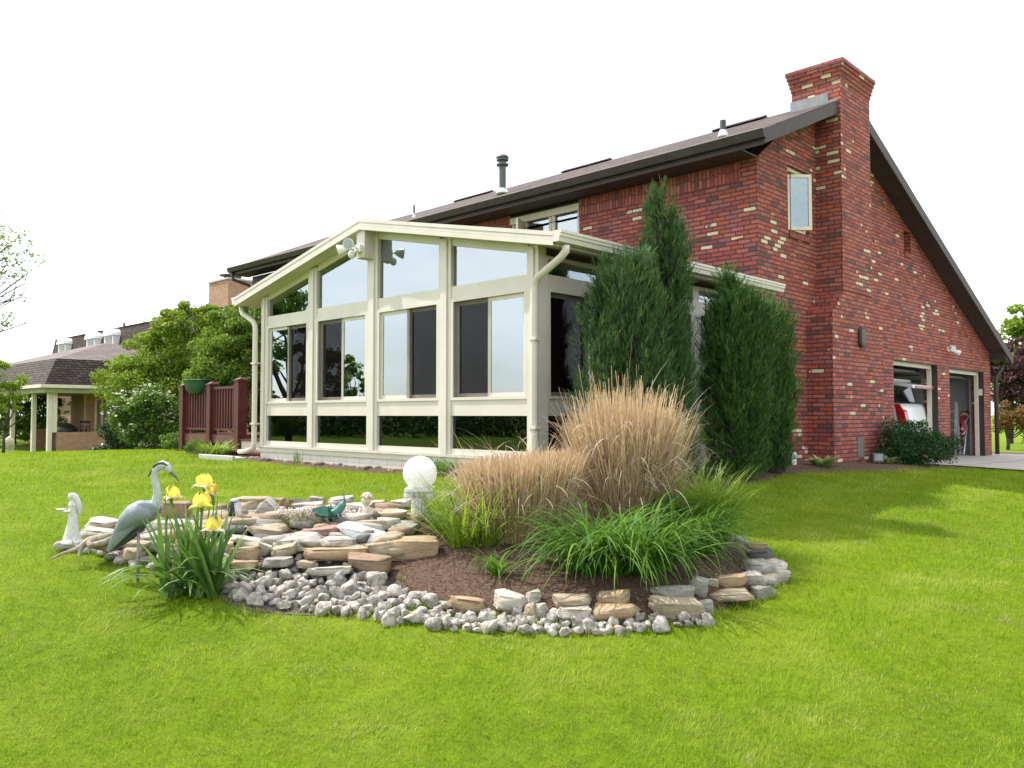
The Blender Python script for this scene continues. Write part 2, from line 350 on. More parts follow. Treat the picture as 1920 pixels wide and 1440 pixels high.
for k, a, b in [('w', (.50, .46, .39), (.36, .325, .27)), ('g', (.36, .34, .30), (.24, .23, .21)), ('t', (.41, .34, .24), (.29, .24, .17)), ('o', (.44, .31, .19), (.32, .24, .16)),
                ('p', (.36, .22, .19), (.27, .17, .155)), ('d', (.13, .13, .13), (.09, .09, .09)), ('b', (.32, .22, .15), (.22, .155, .11)), ('x', (.80, .79, .76), (.66, .66, .66))]:
    m, t, bb = nodes('flagstone_'+k); bb.inputs['Roughness'].default_value = .85; bb.inputs['Specular IOR Level'].default_value = .2
    g = t.nodes.new('ShaderNodeNewGeometry'); mpn = t.nodes.new('ShaderNodeMapping'); mpn.inputs['Scale'].default_value = (1, 1, 5); t.links.new(g.outputs['Position'], mpn.inputs[0])
    f = noise_(t, 9, 7, .65, mpn.outputs[0]); c = ramp(t, f, [(.36, b), (.60, a)])
    c = mixc(t, ramp(t, noise_(t, 22, 5, .7), [(.56, (0, 0, 0)), (.68, (.6, .6, .6))]), c, (.17, .13, .09))
    t.links.new(c, bb.inputs['Base Color'])
    h = math_(t, 'ADD', noise_(t, 14, 6, .65, mpn.outputs[0]), math_(t, 'MULTIPLY', noise_(t, 90, 5, .7), .5)); bump(t, bb, h, .012); STONE[k] = m
RUB = M('limestone_rubble', (.43, .40, .355), (.21, .195, .17), 26, .9, .012, 55, lo=.4, hi=.62)

# ---------------------------------------------------------------- ground
def smooth_grid(x0, x1, y0, y1, n, m, h):
    xs = np.linspace(x0, x1, n); ys = np.linspace(y0, y1, m); X, Y = np.meshgrid(xs, ys); Z = h(X, Y)
    V = np.stack([X, Y, Z], -1).reshape(-1, 3); i = np.arange((n-1)*(m-1)); r_ = i//(n-1); c_ = i % (n-1); a = r_*n+c_
    return V, np.stack([a, a+1, a+1+n, a+n], 1)
lawn, t, b = nodes('lawn_turf'); b.inputs['Roughness'].default_value = .9; b.inputs['Specular IOR Level'].default_value = .1
c = ramp(t, noise_(t, 9, 6, .7), [(.3, (.075, .13, .006)), (.7, (.15, .23, .010))])
c = mixc(t, ramp(t, noise_(t, .5, 4), [(.4, (0, 0, 0)), (.7, (.5, .5, .5))]), c, (.22, .28, .015)); t.links.new(c, b.inputs['Base Color'])
bump(t, b, noise_(t, 60, 6, .7), .02)
# one sheet: fine near, coarse rings to the horizon
rr = np.concatenate([np.linspace(0, 34, 110), np.geomspace(36, 1500, 30)]); na = 160; an = np.linspace(0, 2*math.pi, na, endpoint=False)
RR, AA = np.meshgrid(rr, an, indexing='ij'); X = -6+RR*np.cos(AA); Y = 8+RR*np.sin(AA)
V = np.stack([X, Y, gzn(X, Y)], -1).reshape(-1, 3); k = np.arange((len(rr)-1)*na); i = k//na; j = k % na
Fq = np.stack([i*na+j, (i+1)*na+j, (i+1)*na+(j+1) % na, i*na+(j+1) % na], 1)
tag(raw('ground', V, Fq, lawn, smooth=True, loc=(0, 0, 0)), kind='structure')

# garden bed outline in (d, s)
BC = (6.5, .50); BA = (1.32, 1.47)     # centre and half axes (depth, across)
def in_bed(x, y, k=1.):
    d = x*FH[0]+y*FH[1]; s = x*RT[0]+y*RT[1]
    a = ((d-BC[0])/(BA[0]*k))**2+((s-BC[1])/(BA[1]*k))**2 < 1
    b_ = (((d-6.9)/(.78*k))**2+((s+1.55)/(1.75*k))**2 < 1) | (((d-5.85)/(.50*k))**2+((s+1.25)/(.80*k))**2 < 1)
    return a, b_
def mound(x, y):
    d = x*FH[0]+y*FH[1]; s = x*RT[0]+y*RT[1]
    q = np.clip(1-((d-BC[0])/BA[0])**2-((s-BC[1])/BA[1])**2, 0, 1)
    q2 = np.clip(1-((d-6.9)/.78)**2-((s+1.55)/1.75)**2, 0, 1)
    return np.maximum(.17*np.sqrt(q), .16*np.sqrt(q2))
def bz(x, y): return gz(x, y)+float(mound(np.array(x), np.array(y)))
MUL = M('bark_mulch', (.055, .032, .022), (.13, .075, .05), 40, .95, .02, 70)
aa = np.linspace(0, 2*math.pi, 97)[:-1]; rr = np.linspace(0, 1.02, 26)
VV = [];
for r_ in rr:
    for a_ in aa:
        x, y = ds(BC[0]+BA[0]*r_*math.sin(a_), BC[1]+BA[1]*r_*math.cos(a_)); VV.append((x, y, bz(x, y)+(.012 if r_ < 1 else -.03)+.012*mnoise.noise((x*9, y*9, 0))))
V = np.array(VV); k = np.arange((len(rr)-1)*96); i = k//96; j = k % 96
parts = [(V, np.stack([i*96+j, (i+1)*96+j, (i+1)*96+(j+1) % 96, i*96+(j+1) % 96], 1))]
n = 14000; q = np.sqrt(rng.uniform(0, 1, n)); a_ = rng.uniform(0, 2*math.pi, n)
X, Y = ds(BC[0]+BA[0]*q*np.sin(a_), BC[1]+BA[1]*q*np.cos(a_)) if False else ((FH[0]*(BC[0]+BA[0]*q*np.sin(a_))+RT[0]*(BC[1]+BA[1]*q*np.cos(a_))), (FH[1]*(BC[0]+BA[0]*q*np.sin(a_))+RT[1]*(BC[1]+BA[1]*q*np.cos(a_))))
B = np.stack([X, Y, gzn(X, Y)+mound(X, Y)+.008], 1)
parts.append(ribbons(B, rng.uniform(0, 6.28, n), rng.uniform(.02, .07, n), rng.uniform(.003, .009, n), rng.uniform(.9, 1.5, n), rng.uniform(1.2, 1.9, n), 2))
CHIP = leafm('shredded_bark', (.06, .035, .025), (.20, .12, .085), (.34, .22, .15), trans=0, rough=.9)
(V1, F1), (V2, F2) = parts
o = raw('mulch', np.concatenate([V1, V2]), [F1, F2+len(V1)], [MUL, CHIP], mi=np.concatenate([np.zeros(len(F1)), np.ones(len(F2))]), kind='stuff', label='dark brown shredded bark mulch filling the island bed', cat='mulch')
# soil under the rock pile and under the bank of rubble
SOIL = M('grey_soil', (.10, .085, .07), (.05, .042, .035), 20, .95, .02, 50)
for nm, (dc, sc0, ra, rb_) in (('rock_garden_soil', (6.9, -1.55, .78, 1.75)), ('rubble_soil', (5.85, -1.25, .50, .80))):
    VV = []
    for r_ in rr:
        for a_ in aa:
            x, y = ds(dc+ra*r_*math.sin(a_), sc0+rb_*r_*math.cos(a_)); VV.append((x, y, bz(x, y)+(-.012 if nm[1] == 'o' else .004)))
    V = np.array(VV); k = np.arange((len(rr)-1)*96); i = k//96; j = k % 96
    tag(raw(nm, V, np.stack([i*96+j, (i+1)*96+j, (i+1)*96+(j+1) % 96, i*96+(j+1) % 96], 1), SOIL), kind='structure')

# foundation beds along the walls
def strip(name, pts, wd, m, z=.012, kind='structure', inner=0):
    mb = MB(); n_ = 0
    P = []
    for (x0, y0), (x1, y1) in zip(pts[:-1], pts[1:]):
        k_ = max(2, int(math.hypot(x1-x0, y1-y0)/.15))
        P += [(x0+(x1-x0)*i/k_, y0+(y1-y0)*i/k_, x1-x0, y1-y0) for i in range(k_)]
    P.append((*pts[-1], pts[-1][0]-pts[-2][0], pts[-1][1]-pts[-2][1]))
    vs = []
    for x, y, tx, ty in P:
        l_ = math.hypot(tx, ty); nx, ny = ty/l_, -tx/l_; w_ = wd*(1+.22*mnoise.noise((x*1.7, y*1.7, 3)))
        for q in (-inner, w_*.5, w_):
            xx, yy = x+nx*q, y+ny*q; vs.append((xx, yy, gz(xx, yy)+z+(.03 if q == w_*.5 else (-.012 if q == w_ else 0))))
    fs = [(i*3+j, i*3+j+3, i*3+j+4, i*3+j+1) for i in range(len(P)-1) for j in (0, 1)]
    mb.add(vs, fs); return mb.build(name, m, kind=kind, smooth=True)
strip('foundation_soil', [(-12.3, 6.49), (-5.95, 6.49)], .26, MUL, inner=.2)
strip('side_bed_soil', [(-5.95, 6.2), (-5.95, 10.9), (-5.3, 12.3), (-5.3, 16.2)], 1.0, MUL, inner=.6)
# driveway slab
mb = MB()
DX0, DX1, DY0, DY1 = -12.5, 12, 16.35, 24.2
nx_, ny_ = 60, 16; vs = []
for j in range(ny_+1):
    for i in range(nx_+1):
        x = DX0+(DX1-DX0)*i/nx_; y = DY0+(DY1-DY0)*j/ny_; vs.append((x, y, (max(gz(x, y), .44) if x < -5 else gz(x, y))+.045))
mb.add(vs, [(j*(nx_+1)+i, j*(nx_+1)+i+1, (j+1)*(nx_+1)+i+1, (j+1)*(nx_+1)+i) for j in range(ny_) for i in range(nx_)])
dv, t, b = nodes('driveway_concrete'); b.inputs['Roughness'].default_value = .85
g = t.nodes.new('ShaderNodeNewGeometry'); sp = t.nodes.new('ShaderNodeSeparateXYZ'); t.links.new(g.outputs['Position'], sp.inputs[0])
jt = math_(t, 'LESS_THAN', math_(t, 'ABSOLUTE', math_(t, 'SUBTRACT', math_(t, 'FRACT', math_(t, 'DIVIDE', sp.outputs[0], 3.2)), .5)), .006)
c = mixc(t, jt, ramp(t, noise_(t, 1.5, 6, .65), [(.35, (.34, .31, .27)), (.65, (.44, .41, .36))]), (.12, .11, .1)); t.links.new(c, b.inputs['Base Color']); bump(t, b, noise_(t, 140, 3), .002)
mb.build('driveway', dv, kind='structure', smooth=True)

# ---------------------------------------------------------------- the brick house
def cols(mb, put, us, topf, z0, holes):
    """wall of columns: put(mb, u0, u1, z0a, z1a, z1b) adds one piece; holes = (u0, u1, z0, z1)"""
    br = sorted(set(us+[h[0] for h in holes]+[h[1] for h in holes]))
    br = [q for q in br if us[0] <= q <= us[-1]]
    for a, b in zip(br[:-1], br[1:]):
        hs = sorted([(h[2], h[3]) for h in holes if h[0] <= a+1e-6 and h[1] >= b-1e-6]); z = z0
        for h0, h1 in hs:
            if h0 > z: put(mb, a, b, z, h0, h0)
            z = h1
        put(mb, a, b, z, topf(a), topf(b))
HX, HF, HR = -5.85, 11.19, 23.17
RIDGE_Y, RIDGE_Z, EAVE_Y, EAVE_Z = 13.85, 6.92, 10.66, 5.53
RE_Y, RE_Z = 23.70, 2.98
house = empty('brick_house', (-13, 17, .6), 'long red brick house with a tall chimney, brown roof and two open garage doorways', 'house')
roofz = lambda y: (EAVE_Z+(y-EAVE_Y)*(RIDGE_Z-EAVE_Z)/(RIDGE_Y-EAVE_Y)) if y <= RIDGE_Y else RIDGE_Z+(y-RIDGE_Y)*(RE_Z-RIDGE_Z)/(RE_Y-RIDGE_Y)
gtop = lambda y: min(roofz(y)-.16, 9) if y > 11.4 else 5.33+(y-11.19)*.45
def putg(mb, a, b, z0, za, zb): mb.prism([(HX, a, z0), (HX, b, z0), (HX, b, zb), (HX, a, za)], (-.28, 0, 0))
GW = (12.17, 12.92, 4.30, 5.44); SLIT = (17.25, 17.62, 4.72, 5.22); G1 = (16.56, 19.15, -1, 2.585); G2 = (19.95, 22.60, -1, 2.56)
mb = MB(); cols(mb, putg, [HF, RIDGE_Y, HR], gtop, .2, [GW, SLIT, G1, G2])
mb.box(HX-.26, HX-.05, G1[0]-.01, G1[0], .3, 2.58)
gw = mb.build('gable_wall', BR, house)
mb = MB()
def putf(mb, a, b, z0, za, zb): mb.box(a, b, HF, HF+.28, z0, za)
FWIN = (-10.97, -9.27, 4.35, 5.26); DOOR = (-9.9, -8.1, .98, 3.05)
cols(mb, putf, [-14.6, HX-.281], lambda u: 5.03, .2, [(FWIN[0], FWIN[1], FWIN[2], 5.03), DOOR])
mb.build('front_wall', BR, house)
mb = MB()
mb.box(-14.6, FWIN[0], HF-.012, HF+.28, 5.03, 5.32); mb.box(FWIN[1], HX-.281, HF-.012, HF+.28, 5.03, 5.32)
mb.build('soldier_course', BR_SOLDIER, house)
mb = MB(); mb.box(FWIN[0], FWIN[1], HF+.03, HF+.28, 5.26, 5.32); mb.build('window_header', BROWN, house)
mb = MB(); mb.box(-21.0, -14.6, HF, HF+.28, .3, 5.32); mb.box(-21.0, -20.72, HF+.28, HR, .3, 5.2); mb.box(-20.72, HX-.28, HR-.25, HR, .3, 2.9)
mb.prism([(-21.0, HF+.28, 5.2), (-21.0, RIDGE_Y, RIDGE_Z-.2), (-21.0, 17.5, 5.2)], (.28, 0, 0))
mb.build('timber_wall', BROWN, house)
# roof planes, boards, gutters
mb = MB(); XA, XB = -21.35, -5.47
for (y0, z0), (y1, z1) in (((EAVE_Y, EAVE_Z), (RIDGE_Y, RIDGE_Z)), ((RIDGE_Y, RIDGE_Z), (RE_Y, RE_Z))):
    mb.prism([(XA, y0, z0), (XA, y1, z1), (XA, y1, z1-.05), (XA, y0, z0-.05)], (XB-XA, 0, 0))
roof = mb.build('roof', SHN, house)
for x1, x0 in ((-7.05, -8.1), (-10.6, -11.9), (-14.2, -15.5)):
    mb = MB(); mb.prism([(x0, RIDGE_Y-.16, RIDGE_Z-.03), (x0, RIDGE_Y, RIDGE_Z+.055), (x0, RIDGE_Y+.16, RIDGE_Z-.03)], (x1-x0, 0, 0)); mb.build('ridge_vent', SHN, roof)
mb = MB()
for (y0, z0), (y1, z1) in (((EAVE_Y+.03, EAVE_Z), (RIDGE_Y, RIDGE_Z)), ((RIDGE_Y, RIDGE_Z), (RE_Y-.02, RE_Z))):
    mb.prism([(-21.2, y0, z0-.052), (-21.2, y1, z1-.052), (-21.2, y1, z1-.15), (-21.2, y0, z0-.15)], (-5.50+21.2, 0, 0))
mb.box(-21.2, HX+.0, 10.72, HF-.013, 5.325, 5.345)
mb.build('soffit', BROWN, house)
mb = MB()
def rk(y0, y1, x):
    mb.prism([(x, y0, roofz(y0)-.012), (x, y1, roofz(y1)-.012), (x, y1, roofz(y1)-.215), (x, y0, roofz(y0)-.215)], (.035, 0, 0))
rk(10.68, 13.18, -5.495); rk(14.42, RE_Y, -5.495); rk(10.68, RIDGE_Y, -21.24); rk(RIDGE_Y, RE_Y, -21.24)
mb.box(-21.2, -5.50, 10.695, 10.72, 5.32, 5.51); mb.box(-21.2, -5.50, RE_Y-.03, RE_Y, RE_Z-.22, RE_Z-.02)
mb.prism([(-5.5, 23.2, RE_Z-.10), (-5.5, RE_Y-.03, RE_Z-.19), (-5.5, RE_Y-.03, RE_Z-.03), (-5.5, 23.1, RE_Z+.1)], (-.35, 0, 0))
mb.build('fascia', BROWN2, house)
mb = MB()
mb.prism([(-21.3, 10.575, 5.51), (-21.3, 10.694, 5.51), (-21.3, 10.694, 5.40), (-21.3, 10.615, 5.40)], (-5.44+21.3, 0, 0))
mb.build('gutter', BROWN, house)
mb = MB(); mb.prism([(-21.3, 10.568, 5.51), (-21.3, 10.585, 5.51), (-21.3, 10.585, 5.525), (-21.3, 10.568, 5.525)], (-5.44+21.3, 0, 0)); mb.build('gutter_lip', M('pale_gutter_lip', (.34, .28, .26), None, 5, .4), house)
mb = MB(); mb.tube([(-21.1, 10.64, 5.38), (-21.1, 10.68, 5.2), (-20.9, 11.05, 5.05), (-20.9, 11.12, 4.8), (-20.9, 11.12, .9)], .045, 8); mb.build('downspout', BROWN, house, smooth=True)
mb = MB(); mb.tube([(-5.66, 23.55, 2.85), (-5.66, 23.5, 2.7), (-5.75, 23.28, 2.45), (-5.75, 23.26, 2.3), (-5.75, 23.26, .52)], .05, 8); mb.build('downspout', BROWN2, house, smooth=True)
mb = MB(); mb.box(-21, -5.6, 23.70, 23.80, 2.86, 2.97); mb.build('gutter', BROWN, house)
# chimney
CX, CY0, CY1 = -5.42, 13.20, 14.42
mb = MB(); mb.box(-6.2, CX, 12.76, 14.85, .3, 3.18)
for k in range(5): o_ = .40*(1-(k+1)/5.0); mb.box(-6.2, CX-.003*k, CY0-o_*1.0, CY1+o_, 3.18+k*.0677, 3.18+(k+1)*.0677)
mb.box(-6.25, CX-.002, CY0, CY1, 3.18+5*.0677, 6.96)
chim = mb.build('chimney', BR, house)
mb = MB()
for k, o_ in enumerate((.012, .028, .042, .060, .078)): mb.box(-6.25-o_, CX+o_, CY0-o_, CY1+o_, 6.96+k*.0677, 6.96+(k+1)*.0677)
mb.build('chimney_cap', BR, chim)
mb = MB(); mb.box(-6.2, -5.5, CY0+.15, CY1-.15, 7.2985, 7.33); mb.build('chimney_crown', CONC, chim)
mb = MB(); mb.prism([(-6.27, CY0-.012, roofz(CY0)-.01), (-5.62, CY0-.012, roofz(CY0)-.01), (-5.62, CY0-.012, roofz(CY0)+.16), (-6.27, CY0-.012, roofz(CY0)+.17)], (0, .011, 0))
mb.box(-5.62, -5.46, CY0-.03, CY0-.012, roofz(CY0)-.01, roofz(CY0)+.02); mb.build('chimney_flashing', GREYM, chim)
# pipes through the roof
def vent(name, px, y, z0, z1, r, m, cap=None, boot=True):
    mb = MB(); x = at(px, 700, 1); d = x-C0; X_ = d[0]/d[1]*y
    mb.tube([(X_, y, z0), (X_, y, z1)], r, 14)
    if cap:
        for q in (0, 1): mb.lathe([(r, 0), (r*1.75, .02), (r*1.75, .05), (r, .07)], (X_, y, z1-.02-q*.10), 16)
        mb.lathe([(r*1.5, 0), (r*1.9, .03), (r*1.5, .07), (0.01, .09)], (X_, y, z1+.03), 16)
    p = mb.build(name, m, roof, smooth=False)
    if boot:
        mb = MB(); mb.lathe([(r*2.0, -.06), (r*1.7, -.02), (r*1.25, .03), (r*1.1, .05)], (X_, y, z0+.10), 14); mb.build('pipe_boot', WHITE, p, smooth=True)
vent('vent_pipe', 1360, 10.95, 5.62, 5.92, .045, DARKM)
vent('vent_pipe', 775, 11.2, 5.72, 6.06, .022, DARKM)
vent('flue_pipe', 942, 11.6, 5.9, 6.62, .07, M('aged_green_flue', (.13, .15, .14), (.08, .085, .08), 9, .55), cap=1)
# gable window: frame, open casement, curtain; sill bricks
mb = MB(); Y0, Y1, Z0, Z1 = GW
def frame_x(mb, x0, x1, y0, y1, z0, z1, w_):
    mb.box(x0, x1, y0, y1, z1-w_, z1); mb.box(x0, x1, y0, y1, z0, z0+w_); mb.box(x0, x1, y0, y0+w_, z0+w_, z1-w_); mb.box(x0, x1, y1-w_, y1, z0+w_, z1-w_)
frame_x(mb, HX-.16, HX-.06, Y0+.001, Y1-.001, Z0+.12, Z1-.001, .06)
gwin = mb.build('gable_window', CREAM2, house)
mb = MB(); a = R(44); hy = Y0+.03; ln = .38
u = np.array([math.sin(a), math.cos(a), 0]); nn = np.array([math.cos(a), -math.sin(a), 0]); h0 = np.array([HX-.02, hy, 0])
w_ = .05; zc0, zc1 = Z0+.10, Z1-.16
def ob(u0, u1, z0, z1, t=.02, oo=0): mb.obox(h0+u*(u0+u1)/2+nn*oo+np.array([0, 0, (z0+z1)/2]), u*(u1-u0)/2, nn*t, (0, 0, (z1-z0)/2))
ob(0, w_*.6, zc0, zc1); ob(ln-w_, ln, zc0, zc1); ob(w_, ln-w_, zc0, zc0+w_); ob(w_, ln-w_, zc1-w_, zc1)
sash = mb.build('sash', CREAM2, gwin)
mb = MB(); ob(w_, ln-w_, zc0+w_, zc1-w_, .003, .006); mb.build('pane', glassm('clear_sash_glass', (.8, .85, .88), 1.5, .10), gwin)
mb = MB()
vs = []; k_ = 40
for i in range(k_+1):
    q = w_+(ln-2*w_)*i/k_; p = h0+u*q+nn*(-.05+.016*math.sin(i*1.7))
    vs += [(p[0], p[1], zc0+.04), (p[0], p[1], zc1-.04)]
mb.add(vs, [(2*i, 2*i+2, 2*i+3, 2*i+1) for i in range(k_)]); mb.build('curtain', CURT, gwin, smooth=True)
mb = MB(); mb.box(HX-.25, HX+.03, Y0, Y1, Z0-.01, Z0+.10)
mb.build('window_sill', BR_SOLDIER, gwin)
mb = MB(); mb.box(HX-.27, HX-.22, Y0, Y1, Z0+.1, Z1); mb.build('room_shade_panel', DARKIN, gwin)  # dark sheet stands in for the unlit room
# slit window
mb = MB(); mb.box(HX-.27, HX-.20, SLIT[0], SLIT[1], SLIT[2]+.05, SLIT[3]); sw = mb.build('slit_window', DARKIN, house)
mb = MB(); mb.box(HX-.25, HX+.025, SLIT[0], SLIT[1], SLIT[2]-.03, SLIT[2]+.05); mb.build('window_sill', BR_SOLDIER, sw)
# front upper window
mb = MB(); X0, X1, Z0, Z1 = FWIN[0], FWIN[1], FWIN[2], FWIN[3]
yf, yb = HF+.03, HF+.12
mb.box(X0, X1, yf-.05, yb, Z1-.12, Z1-.001); mb.box(X0, X1, yf, yb, Z0, Z0+.06)
for x in (X0, X0+.33, X0+.95, X1-.07-.60, X1-.07): mb.box(x, x+.065, yf, yb, Z0+.06, Z1-.12)
fwin = mb.build('front_window', CREAM2, house)
mb = MB(); mb.box(X0+.065, X1-.07, yf+.04, yf+.046, Z0+.06, Z1-.12); mb.build('pane', GLASSB, fwin)
mb = MB(); mb.box(X0+.03, X1-.05, yf+.10, yf+.11, Z0+.06, Z1-.12); mb.build('curtain', CURT, fwin)
mb = MB(); mb.box(X0+.42, X0+.62, yf+.06, yf+.08, Z0+.06, Z1-.3); mb.build('room_shade_panel', DARKIN, fwin)  # dark strip before the curtain paints the shade of the room
mb = MB(); mb.obox((X0+.37, HF-.13, (Z0+Z1)/2-.03), (.03, 0, 0), (.06, -.15, 0), (0, 0, .38)); mb.build('open_casement', CREAM2, fwin)
# sliding door behind the sunroom
mb = MB(); dz0, dz1 = .98, 3.05
for x in (DOOR[0], -9.04, DOOR[1]-.08): mb.box(x, x+.08, HF+.05, HF+.15, dz0, dz1)
mb.box(DOOR[0]+.08, -9.04, HF+.05, HF+.15, dz1-.1, dz1); mb.box(-8.96, DOOR[1]-.08, HF+.05, HF+.15, dz1-.1, dz1)
dd = mb.build('patio_door', CREAM2, house)
mb = MB(); mb.box(DOOR[0]+.08, DOOR[1]-.08, HF+.09, HF+.096, dz0, dz1-.1); mb.build('pane', GLASS, dd)
mb = MB(); mb.box(DOOR[0], DOOR[1], HF+.4, HF+.42, dz0, dz1); mb.build('room_shade_panel', DARKIN, dd)  # dark sheet carries the shade of the room behind the glass
# garage: jambs, lining, ceiling, raised doors
for k, (a, b_, _, zt) in enumerate((G1, G2)):
    mb = MB(); x0, x1 = HX-.20, HX-.12
    mb.box(x0, x1, a, b_, zt-.09, zt-.0); mb.box(x0, x1, b_-.08, b_, .45, zt-.09); mb.box(x0, x1, a, a+.06, .45, zt-.09)
    gd = mb.build('garage_doorway', CREAM2, house)
    mb = MB(); mb.box(HX-.115, HX-.003, b_-.012, b_+.001, .45, zt-.01); mb.box(HX-.115, HX-.003, a, b_-.012, zt-.012, zt+.001); mb.build('doorway_return', BROWN, gd)
    mb = MB()
    mb.box(HX-.32, HX-.285, b_-.06, b_-.01, .5, zt-.1); mb.box(HX-2.6, HX-.3, b_-.06, b_-.02, zt-.20, zt-.15); mb.build('door_track', GREYM, gd)
    mb = MB()
    for q in range(4): mb.box(HX-.42-.55*(q+1)+.01, HX-.42-.55*q, a+.08, b_-.08, zt-.16, zt-.12)
    mb.build('raised_door', M('grey_door_panel', (.22, .22, .21), None, 4, .5), gd)
mb = MB(); mb.box(-12.5, -12.4, 16.2, 23.0, .45, 3.02); mb.box(-12.4, HX-.29, 16.15, 16.25, .45, 3.02); mb.box(-12.4, HX-.29, 22.86, 22.915, .45, 2.9)
mb.build('garage_lining', DRYW, house)
mb = MB(); mb.prism([(-12.4, 16.25, 3.0), (-12.4, 22.86, 3.0), (-12.4, 22.86, 3.05), (-12.4, 16.25, 3.05)], (12.4+HX-.29, 0, 0)); mb.build('garage_ceiling', DRYW, house)
mb = MB(); mb.box(CX-.001, CX+.012, 13.66, 13.92, .80, 1.13); mb.build('access_plate', M('grey_plate', (.20, .19, .19), None, 5, .6), house)
mb = MB(); mb.box(-20.7, -6.2, 11.6, 22.8, 3.2, 3.3); mb.box(-13.0, -12.9, 11.5, 22.8, .3, 3.2); mb.build('inner_floor', DARKIN, house)

# ---------------------------------------------------------------- the sunroom
SX0, SX1, SY = -11.88, -5.95, 6.49
sun_r = empty('sunroom', ((SX0+SX1)/2, 8.8, .8), 'cream-framed glass sunroom with a low gabled roof built against the brick house', 'sunroom')
RX, RZ, EZ = -8.95, 4.07, 3.37; OX0, OX1, OY = -12.34, -5.55, 6.27
rz = lambda x: RZ-(abs(x-RX))*((RZ-EZ)/(RX-OX0))
mb = MB()
for xa, xb in ((OX0, RX), (RX, OX1)):
    za, zb = rz(xa), rz(xb)
    mb.prism([(xa, OY+.03, za), (xb, OY+.03, zb), (xb, OY+.03, zb-.035), (xa, OY+.03, za-.035)], (0, HF-OY-.042, 0))
mb.build('roof', M('dark_roof_felt', (.06, .055, .05), (.09, .08, .075), 8, .85, .004, 90), sun_r)
mb = MB()
for xa, xb in ((OX0+.02, RX), (RX, OX1-.02)):
    za, zb = rz(xa)-.037, rz(xb)-.037
    mb.prism([(xa, OY+.04, za), (xb, OY+.04, zb), (xb, OY+.04, zb-.09), (xa, OY+.04, za-.09)], (0, HF-OY-.055, 0))
mb.build('soffit', CREAM, sun_r)
mb = MB()
for xa, xb in ((OX0-.005, RX), (RX, OX1+.005)):
    za, zb = rz(xa), rz(xb)
    for q, (t0, t1, o_) in enumerate(((-.012, .032, .0), (.036, .072, .006), (.076, .132, .0))):
        mb.prism([(xa, OY+.03, za-t0), (xb, OY+.03, zb-t0), (xb, OY+.03, zb-t1), (xa, OY+.03, za-t1)], (0, -.03+o_, 0))
    mb.prism([(xa, OY+.029, za-.0), (xb, OY+.029, zb-.0), (xb, OY+.029, zb-.13), (xa, OY+.029, za-.13)], (0, -.018, 0))
mb.build('fascia', CREAM, sun_r)
for sgn, x in ((1, OX1), (-1, OX0)):
    mb = MB(); z = EZ+.015; prof = [(0, 0), (.115, 0), (.115, -.028), (.104, -.032), (.104, -.062), (.09, -.066), (.082, -.115), (0, -.115)]
    mb.prism([(x+sgn*a, OY+.002, z+b_) for a, b_ in prof], (0, HF-OY+(.02 if sgn > 0 else -.03), 0)); mb.build('gutter', CREAM, sun_r)
# ridge beam end
mb = MB(); mb.box(RX-.11, RX+.07, OY+.045, SY+.0, RZ-.50, RZ-.135); mb.build('ridge_beam', CREAM, sun_r)
# walls
def fr(u0, u1, z0, z1, o0, o1): return (u0, u1, SY-o1, SY-o0, z0, z1)       # front plane
def sd_(u0, u1, z0, z1, o0, o1): return (SX1+o0, SX1+o1, u0, u1, z0, z1)    # side plane
def sdl(u0, u1, z0, z1, o0, o1): return (SX0-o1, SX0-o0, u0, u1, z0, z1)
knee = MB(); T = .13
knee.box(SX0+.01, SX1-.01, SY+.01, SY+.12, .45, 1.0); knee.box(SX1-.12, SX1-.01, SY+.12, HF-.02, .45, 1.0); knee.box(SX0+.01, SX0+.12, SY+.12, HF-.02, .45, 1.0)
kn, t, b = nodes('skirting_boards'); b.inputs['Roughness'].default_value = .5
g = t.nodes.new('ShaderNodeNewGeometry'); sp = t.nodes.new('ShaderNodeSeparateXYZ'); t.links.new(g.outputs['Position'], sp.inputs[0])
gv = math_(t, 'LESS_THAN', math_(t, 'FRACT', math_(t, 'MULTIPLY', math_(t, 'ADD', sp.outputs[0], sp.outputs[1]), 3.3)), .03)
c = mixc(t, gv, ramp(t, noise_(t, 2, 5), [(.35, (.74, .72, .66)), (.65, (.66, .64, .58))]), (.45, .43, .40))
c = mixc(t, ramp(t, sp.outputs[2], [(.80, (.5, .5, .5)), (.90, (0, 0, 0))]), c, (.42, .34, .24)); t.links.new(c, b.inputs['Base Color'])
knee.build('skirting', kn, sun_r)
mb = MB()
for pl, u0, u1 in ((fr, SX0, SX1), (sd_, SY+.001, HF-.02), (sdl, SY+.001, HF-.02)):
    mb.box(*pl(u0, u1, 1.0, 1.035, -.11, .03)); mb.box(*pl(u0, u1, .93, .998, -.005, .012))
mb.build('base_trim', CREAM, sun_r)
FP = [(-11.88, -11.70), (-10.52, -10.30), (-9.06, -8.83), (-7.59, -7.37), (-6.12, -5.95)]
for a, b_ in FP:
    mb = MB(); c_ = (a+b_)/2; zt = rz(c_)-.13
    mb.box(a, b_, SY, SY+T, 1.036, zt); mb.box(a+.055, b_-.055, SY-.022, SY, 1.036, zt-.03)
    mb.build('post', CREAM, sun_r, bevel=.004)
SP = [(6.65-.03+0, 6.65), (8.05, 8.20), (9.56, 9.71), (11.03, 11.16)]
for pl in (sd_, sdl):
    for k, (a, b_) in enumerate(SP):
        mb = MB(); mb.box(*pl(a if k else SY+T, b_, 1.036, EZ-.13, -T, 0)); mb.build('post', CREAM, sun_r, bevel=.004)
